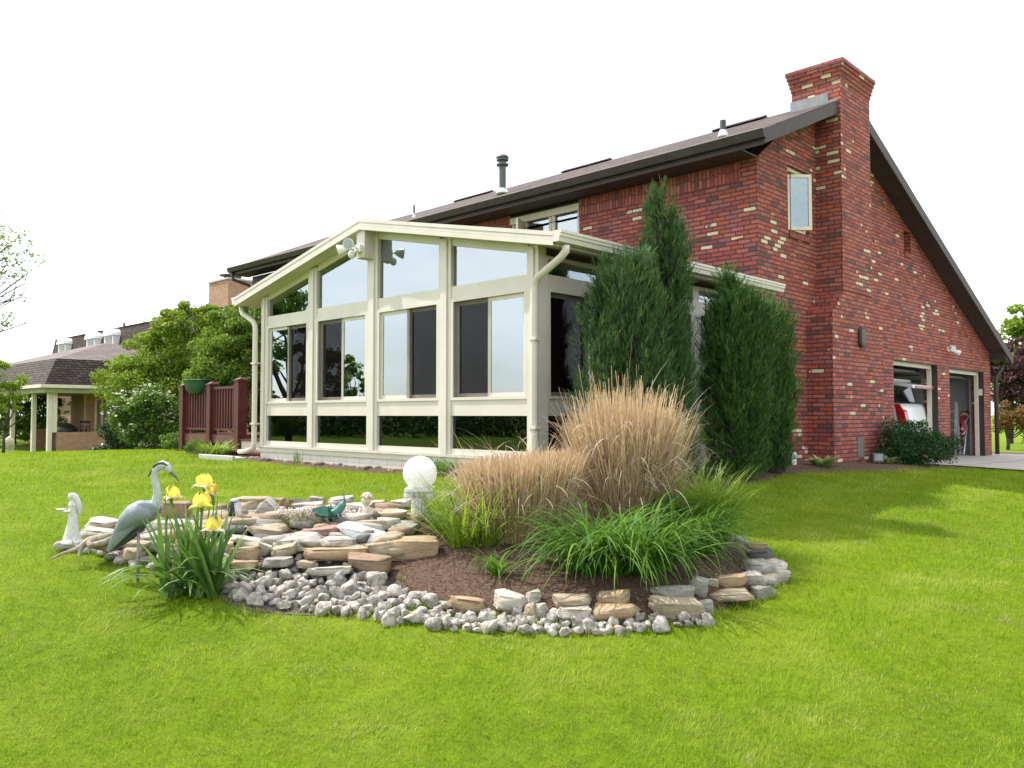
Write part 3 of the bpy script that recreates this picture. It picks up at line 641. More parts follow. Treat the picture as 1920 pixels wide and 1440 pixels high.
for (a0, a), (b_, b1) in zip(FP[:-1], FP[1:]):
    for z0, z1 in ((1.036, 1.10), (1.49, 1.672), (2.885, 3.035)): mb = MB(); mb.box(a, b_, SY+.015, SY+T-.01, z0, z1); mb.build('rail', CREAM, sun_r)
    # raking head
    z0, z1 = rz(a), rz(b_); mb = MB(); mb.prism([(a, SY+.02, z0-.128), (b_, SY+.02, z1-.128), (b_, SY+.02, z1-.215), (a, SY+.02, z0-.215)], (0, .09, 0)); mb.build('raking_head', CREAM, sun_r)
for pl in (sd_, sdl):
    for (a0, a), (b_, b1) in zip(SP[:-1], SP[1:]):
        for z0, z1 in ((1.036, 1.10), (1.49, 1.672), (2.885, 3.035), (3.20, EZ-.128)): mb = MB(); mb.box(*pl(a, b_, z0, z1, -T+.01, -.015)); mb.build('rail', CREAM, sun_r)
def unit(pl, a, b_, kind, glass_first, name='sliding_window'):
    """frame > sashes, panes and insect screen"""
    z0, z1 = 1.672, 2.885; m_ = (a+b_)/2; mb = MB()
    mb.box(*pl(a, b_, z1-.04, z1-.001, -.10, -.0)); mb.box(*pl(a, b_, z0+.001, z0+.035, -.10, .0)); mb.box(*pl(a, a+.04, z0+.035, z1-.04, -.10, 0)); mb.box(*pl(b_-.04, b_, z0+.035, z1-.04, -.10, 0))
    f = mb.build(name, CREAM, sun_r)
    for i, (u0, u1) in enumerate(((a+.04, m_+.02), (m_-.02, b_-.04))):
        isg = (i == 0) == glass_first; o_ = -.035 if isg else -.065; s_ = .045; mb = MB()
        mb.box(*pl(u0, u1, z0+.036, z0+.036+s_, o_-.02, o_)); mb.box(*pl(u0, u1, z1-.041-s_, z1-.041, o_-.02, o_)); mb.box(*pl(u0, u0+s_, z0+.036+s_, z1-.041-s_, o_-.02, o_)); mb.box(*pl(u1-s_, u1, z0+.036+s_, z1-.041-s_, o_-.02, o_))
        mb.build('sash', CREAM, f)
        mb = MB(); mb.box(*pl(u0+s_, u1-s_, z0+.036+s_, z1-.041-s_, o_-.012, o_-.007)); mb.build('pane', GLASSB if isg and pl is not sdl else GLASS, f)
        if not isg and pl is not sdl:
            mb = MB(); mb.box(*pl(u0+.015, u1-.015, z0+.037, z1-.042, -.012, -.009)); mb.build('insect_screen', SCREEN, f)
for k, ((a0, a), (b_, b1)) in enumerate(zip(FP[:-1], FP[1:])):
    unit(fr, a, b_, 0, k in (0, 2))
    mb = MB(); mb.box(a, b_, SY+.045, SY+.051, 1.10, 1.49); mb.build('lower_pane', GLASS, sun_r)
    z0, z1 = rz(a), rz(b_); y = SY+.05
    mb = MB()
    mb.prism([(a, y, 3.035), (b_, y, 3.035), (b_, y, z1-.214), (a, y, z0-.214)], (0, .006, 0)); mb.build('transom_pane', GLASSB, sun_r)
for pl in (sd_, sdl):
    for k, ((a0, a), (b_, b1)) in enumerate(zip(SP[:-1], SP[1:])):
        unit(pl, a, b_, 1, k == 1)
        for z0, z1 in ((1.10, 1.49), (3.035, 3.20)): mb = MB(); mb.box(*pl(a, b_, z0, z1, -.051, -.045)); mb.build('lower_pane' if z0 < 2 else 'transom_pane', GLASS if z0 < 2 else GLASSB, sun_r)
mb = MB(); mb.box(SX0+.13, SX1-.13, SY+.13, HF-.02, .86, .97); mb.build('floor', M('brown_carpet', (.34, .30, .25), (.26, .23, .19), 9, .95), sun_r)
# downspouts with elbows
def dspout(path, name='downspout'):
    mb = MB()
    mb.tube(path, [(.042, .033)]*len(path), 12, side=(0.7, .7, 0)); return mb.build(name, CREAM, sun_r, smooth=True)
dspout([(-5.50, 6.42, 3.25), (-5.50, 6.42, 3.19), (-5.56, 6.41, 3.13), (-5.91, 6.44, 2.97), (-5.955, 6.445, 2.91), (-5.965, 6.445, 2.85), (-5.97, 6.445, 1.0), (-5.97, 6.44, .88), (-5.93, 6.36, .83), (-5.9, 6.28, .82)])
dspout([(-12.39, 6.42, 3.25), (-12.39, 6.42, 3.19), (-12.33, 6.42, 3.12), (-11.99, 6.42, 2.97), (-11.94, 6.42, 2.9), (-11.93, 6.42, 2.8), (-11.93, 6.42, 1.05), (-11.94, 6.41, .97), (-12.05, 6.36, .93), (-12.2, 6.31, .92)])
mb = MB()
for z in (1.35, 2.3): mb.box(-12.0, -11.86, 6.38, 6.47, z, z+.025); mb.box(-6.02, -5.91, 6.40, 6.485, z, z+.025)
mb.build('downspout_strap', CREAM, sun_r)

# things in and on the sunroom
mb = MB(); x, y, z = RX-.02, OY+.0, RZ-.40
lamp = empty('security_light', (x, y, z), 'white twin-headed security floodlight with motion sensor under the sunroom roof peak', 'floodlight')
mb.box(x-.07, x+.05, y-.0, y+.043, z-.03, z+.07); mb.build('mounting_box', WHITE, lamp, bevel=.006)
for k, (dx, dy, dz) in enumerate(((-.20, -.10, .02), (.02, -.13, .05))):
    mb = MB(); c_ = np.array([x+dx, y+dy, z+dz]); ax = np.array([-.6, -.7, -.25]) if k == 0 else np.array([.5, -.8, -.1]); ax /= np.linalg.norm(ax)
    mb.tube([c_-ax*.05, c_-ax*.02, c_+ax*.05, c_+ax*.065], [.03, .05, .075, .075], 14); h_ = mb.build('lamp_head', WHITE, lamp)
    mb = MB(); mb.tube([c_+ax*.0655, c_+ax*.068], .066, 14); mb.build('lens', M('lamp_lens', (.35, .37, .38), None, 5, .1), h_)
    mb = MB(); mb.tube([(x, y, z+.02), c_-ax*.04], .012, 8); mb.build('arm', WHITE, lamp)
mb = MB(); mb.ball((x-.03, y-.07, z-.07), (.045, .05, .055)); mb.tube([(x, y, z), (x-.03, y-.06, z-.05)], .015, 8); mb.build('sensor', WHITE, lamp, smooth=True)

def chair(name, x, y, rot, label, m, s=1.0):
    r_ = empty(name, (x, y, .97), label, 'chair'); c_, s_ = math.cos(rot), math.sin(rot)
    def T(px, py, pz): return (x+(px*c_-py*s_)*s, y+(px*s_+py*c_)*s, .97+pz*s)
    def bx(mb, x0, x1, y0, y1, z0, z1):
        P = [T(a, b_, q) for q in (z0, z1) for a, b_ in ((x0, y0), (x1, y0), (x1, y1), (x0, y1))]
        mb.add(P, [(0, 3, 2, 1), (4, 5, 6, 7), (0, 1, 5, 4), (1, 2, 6, 5), (2, 3, 7, 6), (3, 0, 4, 7)])
    mb = MB(); bx(mb, -.24, .24, -.24, .24, .40, .46); mb.build('seat', m, r_, bevel=.01)
    mb = MB(); bx(mb, -.23, .23, .2, .24, .60, 1.0)
    mb.build('backrest', m, r_, bevel=.01)
    for a, b_ in ((-1, -1), (1, -1), (-1, 1), (1, 1)):
        mb = MB(); bx(mb, a*.22-.02, a*.22+.02, b_*.22-.02, b_*.22+.02, 0, 1.0 if b_ > 0 else .40); mb.build('leg', m, r_)
    return r_
DW = M('dark_wood', (.05, .03, .022), (.03, .02, .015), 8, .4); WK = M('dark_wicker', (.07, .055, .045), (.04, .03, .025), 30, .8)
tb = empty('dining_table', (-9.6, 8.3, .97), 'round dark dining table standing in the middle of the sunroom', 'table')
mb = MB(); mb.lathe([(.55, .72), (.56, .74), (.55, .76)], (-9.6, 8.3, .97), 32); mb.build('table_top', DW, tb)
mb = MB(); mb.lathe([(.28, 0), (.26, .03), (.05, .08), (.05, .6), (.12, .715)], (-9.6, 8.3, .97), 16); mb.build('pedestal', DW, tb, smooth=True)
chair('dining_chair', -10.35, 8.2, R(90), 'dark wooden chair at the sunroom table, nearest the deck', DW)
chair('dining_chair', -8.85, 8.5, R(-80), 'dark wooden chair at the sunroom table, nearest the evergreens', DW)
chair('dining_chair', -9.6, 7.45, R(180), 'dark wooden chair at the sunroom table with its back to the lawn', DW)
mb = MB(); ws = empty('wicker_settee', (-7.3, 10.6, .97), 'dark wicker settee against the brick wall inside the sunroom', 'settee')
mb.box(-7.95, -6.65, 10.3, 10.95, 1.12, 1.38); mb.build('seat', WK, ws, bevel=.03)
mb = MB(); mb.box(-7.95, -6.65, 10.95, 11.08, 1.12, 1.85); mb.build('backrest', WK, ws, bevel=.03)
for x in (-8.06, -6.65):
    mb = MB(); mb.box(x, x+.11, 10.3, 10.95, .97, 1.6); mb.build('armrest', WK, ws, bevel=.03)
ln_ = empty('hanging_lantern', (-10.2, 8.0, 2.3), 'small pale lantern hanging inside the sunroom behind the screens', 'lantern')
c_ = (-10.2, 8.0, 2.3)
mb = MB(); mb.lathe([(.045, 0), (.05, .02), (.05, .03), (.01, .03)], c_, 6); mb.lathe([(.07, .19), (.03, .24), (.01, .26)], c_, 6)
for k in range(6): a = k*math.pi/3; mb.box(c_[0]+.045*math.cos(a)-.004, c_[0]+.045*math.cos(a)+.004, c_[1]+.045*math.sin(a)-.004, c_[1]+.045*math.sin(a)+.004, 2.33, 2.49)
mb.build('cage', WHITE, ln_)
mb = MB(); mb.tube([(c_[0], c_[1], 2.55), (c_[0], c_[1], rz(c_[0])-.128)], .004, 6); mb.build('chain', GREYM, ln_)
mb = MB(); mb.lathe([(.03, 0), (.03, .12), (.02, .13)], (c_[0], c_[1], 2.335), 10); mb.build('candle', CURT, ln_)

# ---------------------------------------------------------------- deck, steps, pot
deck = empty('wooden_deck', (-15, 8.4, .85), 'red-stained wooden deck with slatted railings beside the sunroom', 'deck')
DXa, DXb, DYf, FZ = -16.25, -13.82, 7.2, 1.14
mb = MB()
for k in range(26): y = DYf+.02+k*.148; mb.box(DXa, -12.0, y, y+.140, FZ-.035, FZ) if y > 8.0 else mb.box(DXa, DXb, y, y+.140, FZ-.035, FZ)
mb.build('deck_floor', DECKR, deck)
mb = MB(); mb.box(DXa, DXb-.09, DYf-.02, DYf+.018, .98, 1.13); mb.build('rim_board', DECKB, deck)
mb = MB(); mb.box(DXa+.02, DXb-.09, DYf+.02, DYf+.05, .70, .975); mb.build('skirt_board', DECKB, deck)
mb = MB(); mb.box(DXb-.05, DXb, DYf+.06, 11.1, .80, 1.10); mb.build('side_board', DECKR, deck)
def deck_post(x, y, top=2.06, s=.075):
    mb = MB(); mb.box(x-s, x+s, y-s, y+s, .82, top); mb.box(x-s-.02, x+s+.02, y-s-.02, y+s+.02, top, top+.03)
    mb.prism([(x-s, y-s, top+.03), (x+s, y-s, top+.03), (x+s*.5, y, top+.07), (x-s*.5, y, top+.07)], (0, 2*s, 0)); mb.build('post', DECKR, deck)
for x in (-16.20, -15.02): deck_post(x, DYf)
deck_post(-13.90, DYf, 2.11, .085)
for xa, xb in ((-16.13, -15.10), (-14.95, -13.99)):
    mb = MB(); mb.box(xa, xb, DYf-.03, DYf+.04, 1.98, 2.03); mb.build('top_rail', DECKR, deck)
    mb = MB(); mb.box(xa, xb, DYf-.02, DYf+.02, 1.21, 1.25); mb.build('bottom_rail', DECKR, deck)
    k = 9
    for i in range(k):
        x = xa+(xb-xa)*(i+.5)/k; mb = MB(); mb.box(x-.017, x+.017, DYf-.017, DYf+.017, 1.25, 1.98); mb.build('baluster', DECKR, deck)
for (x, y0, y1) in ((-16.2, 7.28, 10.9),):
    mb = MB(); mb.box(x-.03, x+.03, y0, y1, 1.98, 2.03); mb.build('top_rail', DECKR, deck)
    mb = MB(); mb.box(x-.02, x+.02, y0, y1, 1.21, 1.25); mb.build('bottom_rail', DECKR, deck)
    for i in range(28): y = y0+.1+i*.125; mb = MB(); mb.box(x-.017, x+.017, y-.017, y+.017, 1.25, 1.98); mb.build('baluster', DECKR, deck)
steps = empty('deck_steps', (-13.0, 7.2, .7), 'two broad red wooden steps with pale risers between deck and sunroom', 'steps')
mb = MB(); mb.box(-13.72, -12.2, 6.72, 7.15, .60, .86); mb.build('lower_step', DECKR, steps)
mb = MB(); mb.box(-13.75, -12.18, 6.69, 7.17, .862, .895); mb.build('lower_tread', DECKB, steps)
mb = MB(); mb.box(-13.78, -12.1, 7.17, 7.75, .70, 1.04); mb.build('upper_riser', CREAM2, steps)
mb = MB(); mb.box(-13.80, -12.08, 7.14, 7.80, 1.042, 1.075); mb.build('upper_tread', DECKR, steps)
mb = MB(); p = np.array([-15.62, DYf-.03, 1.98])
mb.tube([p+(-.32, 0, .19), p+(.32, 0, .19)], [(.02, .17)]*2, 12)
prof = [(.10, -.08), (.20, -.05), (.29, .03), (.345, .13), (.36, .18), (.385, .185), (.385, .205), (.345, .205), (.33, .15)]
mb = MB(); mb.lathe([(r_, z) for r_, z in prof], p, 28)
V_ = [((v[0]-p[0])*1.18+p[0], (v[1]-p[1])*.5+p[1], v[2]) for v in mb.v]; mb.v = V_
mb.build('rail_planter', M('dark_green_plastic', (.02, .085, .06), (.015, .06, .045), 8, .4), label='dark green plastic planter hooked over the deck railing', cat='planter', smooth=True)
# splash block, feeders, covered grill on the deck
mb = MB(); z = gz(-12.6, 6.25)
mb.prism([(-12.0, 6.15, z-.02), (-12.0, 6.42, z-.02), (-12.95, 6.45, z-.02), (-13.05, 6.10, z-.02)], (0, 0, .06)); mb.prism([(-12.0, 6.10, z-.02), (-12.0, 6.15, z-.02), (-13.05, 6.09, z-.02), (-13.05, 6.04, z-.02)], (0, 0, .09))
mb.build('splash_block', CONC, bevel=.012, label='pale concrete splash block under the downspout elbow by the steps', cat='splash block')
p = np.array([-14.55, 8.1, 1.14]); fd = empty('bird_feeder', p, 'slim pole bird feeder with a red cap seen through the deck railing', 'bird feeder')
mb = MB(); mb.tube([p, p+(0, 0, .62)], .022, 8); mb.build('pole', WHITE, fd); mb = MB(); mb.ball(p+(-.14, 0, .66), (.05, .05, .09)); mb.tube([p+(-.14, 0, .66), p+(0, 0, .6)], .012); mb.build('cap', M('red_plastic', (.5, .04, .03), None, 4, .4), fd, smooth=True)
p = np.array([-14.25, 8.3, 1.14])
mb = MB(); mb.box(p[0]-.02, p[0]+.02, p[1]-.02, p[1]+.02, 1.14, 2.0)
for z in (1.72, 1.84, 1.50): mb.box(p[0]-.16, p[0]+.16, p[1]-.015, p[1]+.015, z, z+.02)
for x, z0 in ((-.14, 1.72), (0.12, 1.72), (.03, 1.5), (.15, 1.35), (-.1, 1.34)): mb.box(p[0]+x-.03, p[0]+x+.03, p[1]-.03, p[1]+.03, z0, z0+.12)
mb.build('plant_stand', WHITE, label='white plant stand hung with small pots behind the deck railing', cat='plant stand')
gp = np.array([-13.3, 9.6, 1.14]); gr_ = empty('deck_grill', gp, 'pale speckled barbecue grill standing on the deck beside the sunroom', 'grill')
SPK = M('speckled_cover', (.5, .5, .48), (.15, .15, .15), 60, .7)
mb = MB(); mb.box(gp[0]-.45, gp[0]+.45, gp[1]-.25, gp[1]+.25, 1.25, 1.62); mb.build('cabinet', SPK, gr_, bevel=.02)
mb = MB(); mb.tube([gp+(-.42, 0, .62), gp+(.42, 0, .62)], [(.16, .24)]*2, 16); mb.build('hood', GREYM, gr_)
for a in (-.4, .4):
    mb = MB(); mb.box(gp[0]+a-.03, gp[0]+a+.03, gp[1]-.03, gp[1]+.03, 1.14, 1.25); mb.build('leg', BLACK, gr_)

# ---------------------------------------------------------------- neighbour's house
nb_ = empty('tan_house', (-45, 18, 0), 'long tan brick house with a brown mansard roof, white dormers and open porch', 'house')
PX, PY = -35.2, 10.3; gN = -.15
def mans(mb, x0, x1, y0, y1, z0, z1, ins):
    a = [(x0, y0, z0), (x1, y0, z0), (x1, y1, z0), (x0, y1, z0)]; b_ = [(x0+ins, y0+ins, z1), (x1-ins, y0+ins, z1), (x1-ins, y1-ins, z1), (x0+ins, y1-ins, z1)]
    mb.add(a+b_, [(0, 1, 5, 4), (1, 2, 6, 5), (2, 3, 7, 6), (3, 0, 4, 7), (4, 5, 6, 7), (3, 2, 1, 0)])
mb = MB(); mans(mb, -54.4, -30.5, 15.6, 26, 3.1, 6.0, .45); mb.build('mansard_roof', SHN2, nb_)
mb = MB(); mans(mb, -54.0, -30.9, 16, 25.6, 6.0, 6.4, 3.5); mb.build('upper_roof', SHN3, nb_)
mb = MB(); mans(mb, -48, PX+.25, PY-.25, 15.6, 2.66, 3.72, .55); proof = mb.build('porch_roof', SHN2, nb_)
mb = MB()
mb.add([(-47.5, PY+.3, 3.725), (PX-.3, PY+.3, 3.725), (PX-.3, 17.9, 3.725), (-47.5, 17.9, 3.725), (-40.5, 13.5, 4.7), (PX-3, 13.5, 4.7)], [(0, 1, 5, 4), (1, 2, 5), (2, 3, 4, 5), (3, 0, 4)])
mb.build('hip_roof', SHN3, nb_)
mb = MB(); mb.box(-48.2, PX+.40, PY-.42, PY-.27, 2.55, 2.68); mb.box(PX+.27, PX+.40, PY-.27, 15.6, 2.55, 2.68); mb.build('gutter', CREAM2, nb_)
mb = MB(); mb.box(-48.2, PX+.25, PY-.25, PY+.0, 2.36, 2.55); mb.box(PX+.0, PX+.25, PY, 15.6, 2.36, 2.55); mb.box(-48.2, PX, PY, 15.6, 2.50, 2.54); mb.build('soffit', M('olive_soffit', (.34, .33, .24), None, 3, .7), nb_)
for x, y in ((PX-.1, PY+.0), (-37.45, PY+.05), (-40.4, PY+.05), (-43.6, PY+.05)):
    mb = MB(); mb.box(x-.09, x+.09, y-.03, y+.12, gN-.1, 2.36)
    if x > -36: mb.box(PX-.14, PX-.02, PY+.13, PY+.30, .82, 2.36)
    mb.build('porch_post', CREAM2, nb_)
mb = MB(); mb.box(PX-.12, PX+.02, PY+.3, 14.1, gN-.2, .82); mb.build('low_wall', TANB, nb_)
mb = MB(); mb.box(-41.9, -41.7, PY+1.2, 15.6, gN-.2, .85); mb.build('low_wall', TANB, nb_)
mb = MB(); mb.box(-48, PX-.12, PY-.35, 15.6, gN-.3, gN+.12); mb.build('porch_floor', CONC, nb_)
mb = MB(); WX = -36.9
cols(mb, lambda mb, a, b_, z0, za, zb: mb.box(WX-.25, WX, a, b_, z0, za), [12.2, 14.55], lambda u: 2.5, gN-.2, [(12.55, 13.15, .75, 2.2), (13.75, 14.1, 1.2, 2.2)])
mb.box(-47, WX, 14.8, 15.05, gN-.2, 2.5); mb.box(-37.2, -30.7, 15.9, 16.1, gN-.2, 3.1); mb.box(-54, -37, 16.0, 16.2, gN-.2, 3.1); mb.box(-30.95, -30.7, 16.1, 25.4, gN-.2, 3.1); mb.build('wall', TANB, nb_)
for y0, y1, z0, z1 in ((12.55, 13.15, .75, 2.2), (13.75, 14.1, 1.2, 2.2)):
    mb = MB(); frame_x(mb, WX-.12, WX+.03, y0, y1, z0, z1, .07); mb.box(WX-.1, WX, (y0+y1)/2-.03, (y0+y1)/2+.03, z0+.07, z1-.07); mb.box(WX, WX+.1, y0-.05, y1+.05, z0-.08, z0); f = mb.build('window', CREAM2, nb_)
    mb = MB(); mb.box(WX-.09, WX-.08, y0+.07, y1-.07, z0+.07, z1-.07); mb.build('pane', GLASS, f)
mb = MB(); mb.box(WX-.04, WX+.02, 14.56, 15.6, gN, 2.3); mb.build('door', DARKIN, nb_)
for x in (-52.0, -47.4, -44.8):
    yF = 15.75; mb = MB(); z0, z1 = 4.55, 5.55; wv = .62
    mb.box(x, x+wv*2, yF-.12, yF+1.0, z0, z1); 
    arc = [(x-.06, z1)]+[(x+wv-wv*1.08*math.cos(a), z1+.38*math.sin(a)) for a in np.linspace(.15, math.pi-.15, 9)]+[(x+2*wv+.06, z1)]
    mb.prism([(a, yF-.22, b_) for a, b_ in arc], (0, 1.3, 0)); d_ = mb.build('dormer', WHITE, nb_)
    mb = MB(); mb.box(x+.22, x+2*wv-.22, yF-.14, yF-.125, z0+.15, z1-.05); w_ = mb.build('window', GREYM, d_)
mb = MB(); mb.box(-38.0, -36.05, 18, 19.5, 5.5, 7.86); cn = mb.build('chimney', TANB, nb_)
mb = MB(); mb.box(-38.05, -36.0, 17.95, 19.55, 7.82, 7.90); mb.build('chimney_crown', CONC, cn)
for x in (-37.5, -36.5):
    mb = MB(); mb.tube([(x, 18.7, 7.9), (x, 18.7, 8.2)], .17, 12); mb.lathe([(.40, .30), (.40, .36), (.02, .44)], (x, 18.7, 7.9), 14); mb.build('flue_cap', DARKM, cn)
for px, y, zt, r_ in ((359, 19.5, 7.25, .11), (186, 17.5, 6.45, .06), (233, 17.5, 6.6, .06), (270, 18, 6.75, .03)):
    p = at(px, 600, 1)-C0; x = p[0]/p[1]*y; mb = MB(); mb.tube([(x, y, 6.0), (x, y, zt)], r_, 10)
    if r_ > .1: mb.lathe([(r_, -.25), (r_*2, -.2), (r_*2, -.02), (r_, 0)], (x, y, zt), 12)
    mb.build('vent_pipe', DARKM, nb_)
mb = MB(); mans(mb, -43.5, -33.5, 17.8, 23, 6.0, 6.9, 1.6); mb.build('raised_roof', SHN3, nb_)
# porch things
p = np.array([-37.4, 11.6, gN+.12]); k_ = empty('kettle_grill', p, 'dark barbecue grill on the open porch of the tan brick house', 'grill')
mb = MB(); mb.box(p[0]-.5, p[0]+.5, p[1]-.3, p[1]+.3, p[2]+.1, p[2]+.62); mb.build('cart', BLACK, k_)
mb = MB(); mb.ball(p+(0, 0, .88), (.62, .4, .30)); mb.build('hood', BLACK, k_, smooth=True)
mb = MB(); x0 = -36.35
for y in (11.75, 12.1):
    mb.box(x0-.2, x0-.17, y, y+.03, 0, 1.02); mb.box(x0+.15, x0+.18, y, y+.03, 0, 1.25)
for z in (1.0, .62): mb.box(x0-.2, x0+.18, 11.75, 12.13, z, z+.03)
mb.box(x0+.15, x0+.18, 11.75, 12.13, 1.16, 1.26); mb.build('porch_chair', DW, label='dark slender chair on the porch of the tan brick house', cat='chair')

# ---------------------------------------------------------------- trees and shrubs
BARK = M('bark', (.09, .07, .055), (.05, .04, .032), 20, .9, .01, 60)
LG = leafm('bright_leaf', (.09, .17, .012), (.24, .34, .03), (.40, .46, .05), trans=.45, vs=.9, tcol=(.35, .5, .05))
LM_ = leafm('mid_leaf', (.045, .11, .016), (.12, .21, .03), (.22, .30, .05), trans=.38, vs=1.1, tcol=(.2, .35, .04))
LD = leafm('dark_leaf', (.018, .05, .014), (.045, .10, .025), (.09, .15, .03), trans=.3, vs=1.1)
LW = leafm('white_bract', (.55, .58, .42), (.75, .75, .62), trans=.3)
LP = leafm('purple_leaf', (.035, .018, .02), (.10, .045, .05), (.19, .10, .09), trans=.3, tcol=(.2, .06, .06))
LO = leafm('orange_leaf', (.12, .07, .02), (.28, .13, .03), (.20, .22, .03), trans=.35)
def tree(name, base, H, blobs, nleaf, size, m, label, cat='tree', group=None, trunk=.08, limbs=9, extra=None, up=.25, ncl=90, asp=.55, seed=1, crown='crown'):
    """blobs: (dx, dy, z, rx, ry, rz) lobes of the crown; leaves sit in clumps spread through each lobe"""
    global rng
    keep = rng; rng = np.random.default_rng(seed)
    b0 = np.array(base, float); r_ = empty(name, b0, label, cat, group); bl = np.array(blobs, float)
    wts = bl[:, 3]*bl[:, 4]*bl[:, 5]; wts = wts**.67; wts /= wts.sum(); P = []; O = []; CL = []
    for (dx, dy, z, rx, ry, rzz), q in zip(bl, wts):
        nc = max(5, int(ncl*q)); cs = ell(nc, .55)*np.array([rx, ry, rzz])+np.array([dx, dy, z])
        CL.append(cs); per = int(nleaf*q/nc)
        for c_ in cs:
            cr_ = rng.uniform(.20, .42)*min(rx, ry, rzz)**.6*(max(rx, 1)**.25)
            pts = ell(per, .25)*cr_*np.array([1.15, 1.15, .75]); P.append(pts+c_); O.append(pts/cr_*.7)
    P = np.concatenate(P)+b0; O = np.concatenate(O); V, Fq = leaves(P, size, up, O, asp)
    raw(crown, V, Fq, m, parent=r_)
    CL = np.concatenate(CL)
    mb = MB(); fork = np.array([0, 0, H*.28])
    mb.tube([b0+(0, 0, -.1), b0+fork*.5+(trunk*.4, 0, 0), b0+fork], [trunk*1.2, trunk, trunk*.8], 9)
    for i in rng.choice(len(CL), min(limbs, len(CL)), replace=False):
        c_ = CL[i]; m1 = fork+(c_-fork)*.4+rng.normal(size=3)*.05*H; m2 = fork+(c_-fork)*.75+rng.normal(size=3)*.05*H
        mb.tube([b0+fork*.9, b0+m1, b0+m2, b0+c_], [trunk*.55, trunk*.38, trunk*.22, trunk*.08], 6)
    mb.build('trunk', BARK, r_, smooth=True)
    if extra: extra(r_, CL+b0)
    rng = keep; return r_
def lobes(n, rx, ry, z0, z1, rs, seed, taper=.35):
    q = np.random.default_rng(seed); L_ = []
    for i in range(n):
        z = q.uniform(z0, z1); f = 1-taper*abs((z-z0)/(z1-z0)-.45)*2; a = q.uniform(0, 6.28); rr_ = q.uniform(.3, 1)**.5
        L_.append((rx*f*rr_*math.cos(a), ry*f*rr_*math.sin(a), z, rs*q.uniform(.7, 1.25), rs*q.uniform(.7, 1.25), rs*q.uniform(.6, 1.0)))
    return L_
def base(px, d): p = at(px, 778, d); return (p[0], p[1], gz(p[0], p[1]))
def world_l(Lp, d, k=1.):
    """lobe list given as (across, deep, z, radius) -> world offsets"""
    return [(*(RT[:2]*s+FH[:2]*q), z, r_*k, r_*k, r_*k*.9) for s, q, z, r_ in Lp]
# big bright shrub-tree left of the deck, and its darker neighbour
bb = base(318, 22)
tree('viburnum_tree', bb, 3.6, world_l([(-1.0, 0, 1.9, .75), (-.2, .3, 2.5, .8), (.3, -.2, 3.3, .6), (.75, .2, 3.6, .45), (.2, .2, 1.6, .9), (.9, 0, 2.5, .75), (-.9, -.2, 2.55, .42), (1.1, .1, 1.6, .7), (-.5, -.3, 1.1, .7), (-1.2, 0, 1.3, .45), (.9, .5, .9, .7), (.35, .2, 3.9, .28), (-.45, .1, 3.15, .4), (.6, .2, 3.0, .7), (1.3, .3, 2.9, .5), (-.3, .2, 1.9, .9), (1.4, .2, 2.2, .6)], 22, 1.12), 64000, .078, LG, 'big loose bright green leafy tree between the tan house and the deck', 'tree', trunk=.09, ncl=260, limbs=14, seed=3)
bb = base(440, 19.5)
tree('leafy_tree', bb, 3.4, world_l([(-.55, 0, 1.8, .6), (0, .2, 2.5, .65), (.45, 0, 2.0, .6), (-.35, .2, 2.9, .42), (.35, .1, 3.1, .5), (.1, 0, 1.2, .7), (.7, .3, 2.7, .5), (.8, .3, 1.4, .5), (.75, .2, .9, .4), (.65, .1, 2.3, .55), (-.2, .1, 2.2, .6)], 19, 1.15), 46000, .078, leafm('fresh_leaf', (.06, .13, .012), (.17, .26, .03), (.30, .37, .05), trans=.42, vs=.9, tcol=(.3, .45, .05)), 'green leafy tree right behind the deck railing, darker than the one beside it', 'tree', trunk=.08, ncl=170, limbs=12, seed=4)
def blooms(r_, CL):
    P = CL[rng.choice(len(CL), 60, replace=False)]; P = np.repeat(P, 10, 0)+rng.normal(size=(600, 3))*np.array([.12, .12, .03])+np.array([0, -.05, .17]); V, Fq = leaves(P, .085, 1.2, asp=.8)
    raw('blossom', V, Fq, LW, parent=r_)
bb = base(285, 20.5)
tree('white_flowering_shrub', bb, 1.6, world_l([(-.5, 0, .9, .45), (0, 0, 1.15, .5), (.45, 0, 1.0, .45), (0, 0, .45, .6), (.6, .1, .5, .5), (-.75, 0, 1.15, .25), (-.2, -.1, 1.4, .3)], 20), 9000, .085, LM_, 'shrub covered in small white blooms under the big bright green tree', 'shrub', trunk=.04, ncl=110, extra=blooms, seed=5)
bb = base(222, 27)
tree('dark_shrub', bb, 1.3, world_l([(0, 0, .6, .55), (-.2, 0, .95, .35), (.35, 0, .45, .5), (-.35, 0, .35, .4)], 27), 4500, .09, LD, 'low dark green shrub against the brick wall of the tan house', 'shrub', trunk=.04, ncl=60, seed=6)
bb = base(328, 17)
tree('small_shrub', bb, .55, world_l([(0, 0, .25, .22), (.15, 0, .2, .18)], 17), 900, .06, LM_, 'small loose green shrub at the far corner post of the deck', 'shrub', trunk=.015, ncl=24, limbs=4, seed=7)
bb = base(368, 14.6)
tree('small_shrub', bb, .35, world_l([(0, 0, .13, .15), (.1, 0, .12, .12)], 14), 900, .045, LM_, 'small rounded green shrub under the middle of the deck front', 'shrub', trunk=.012, ncl=24, limbs=4, seed=8)
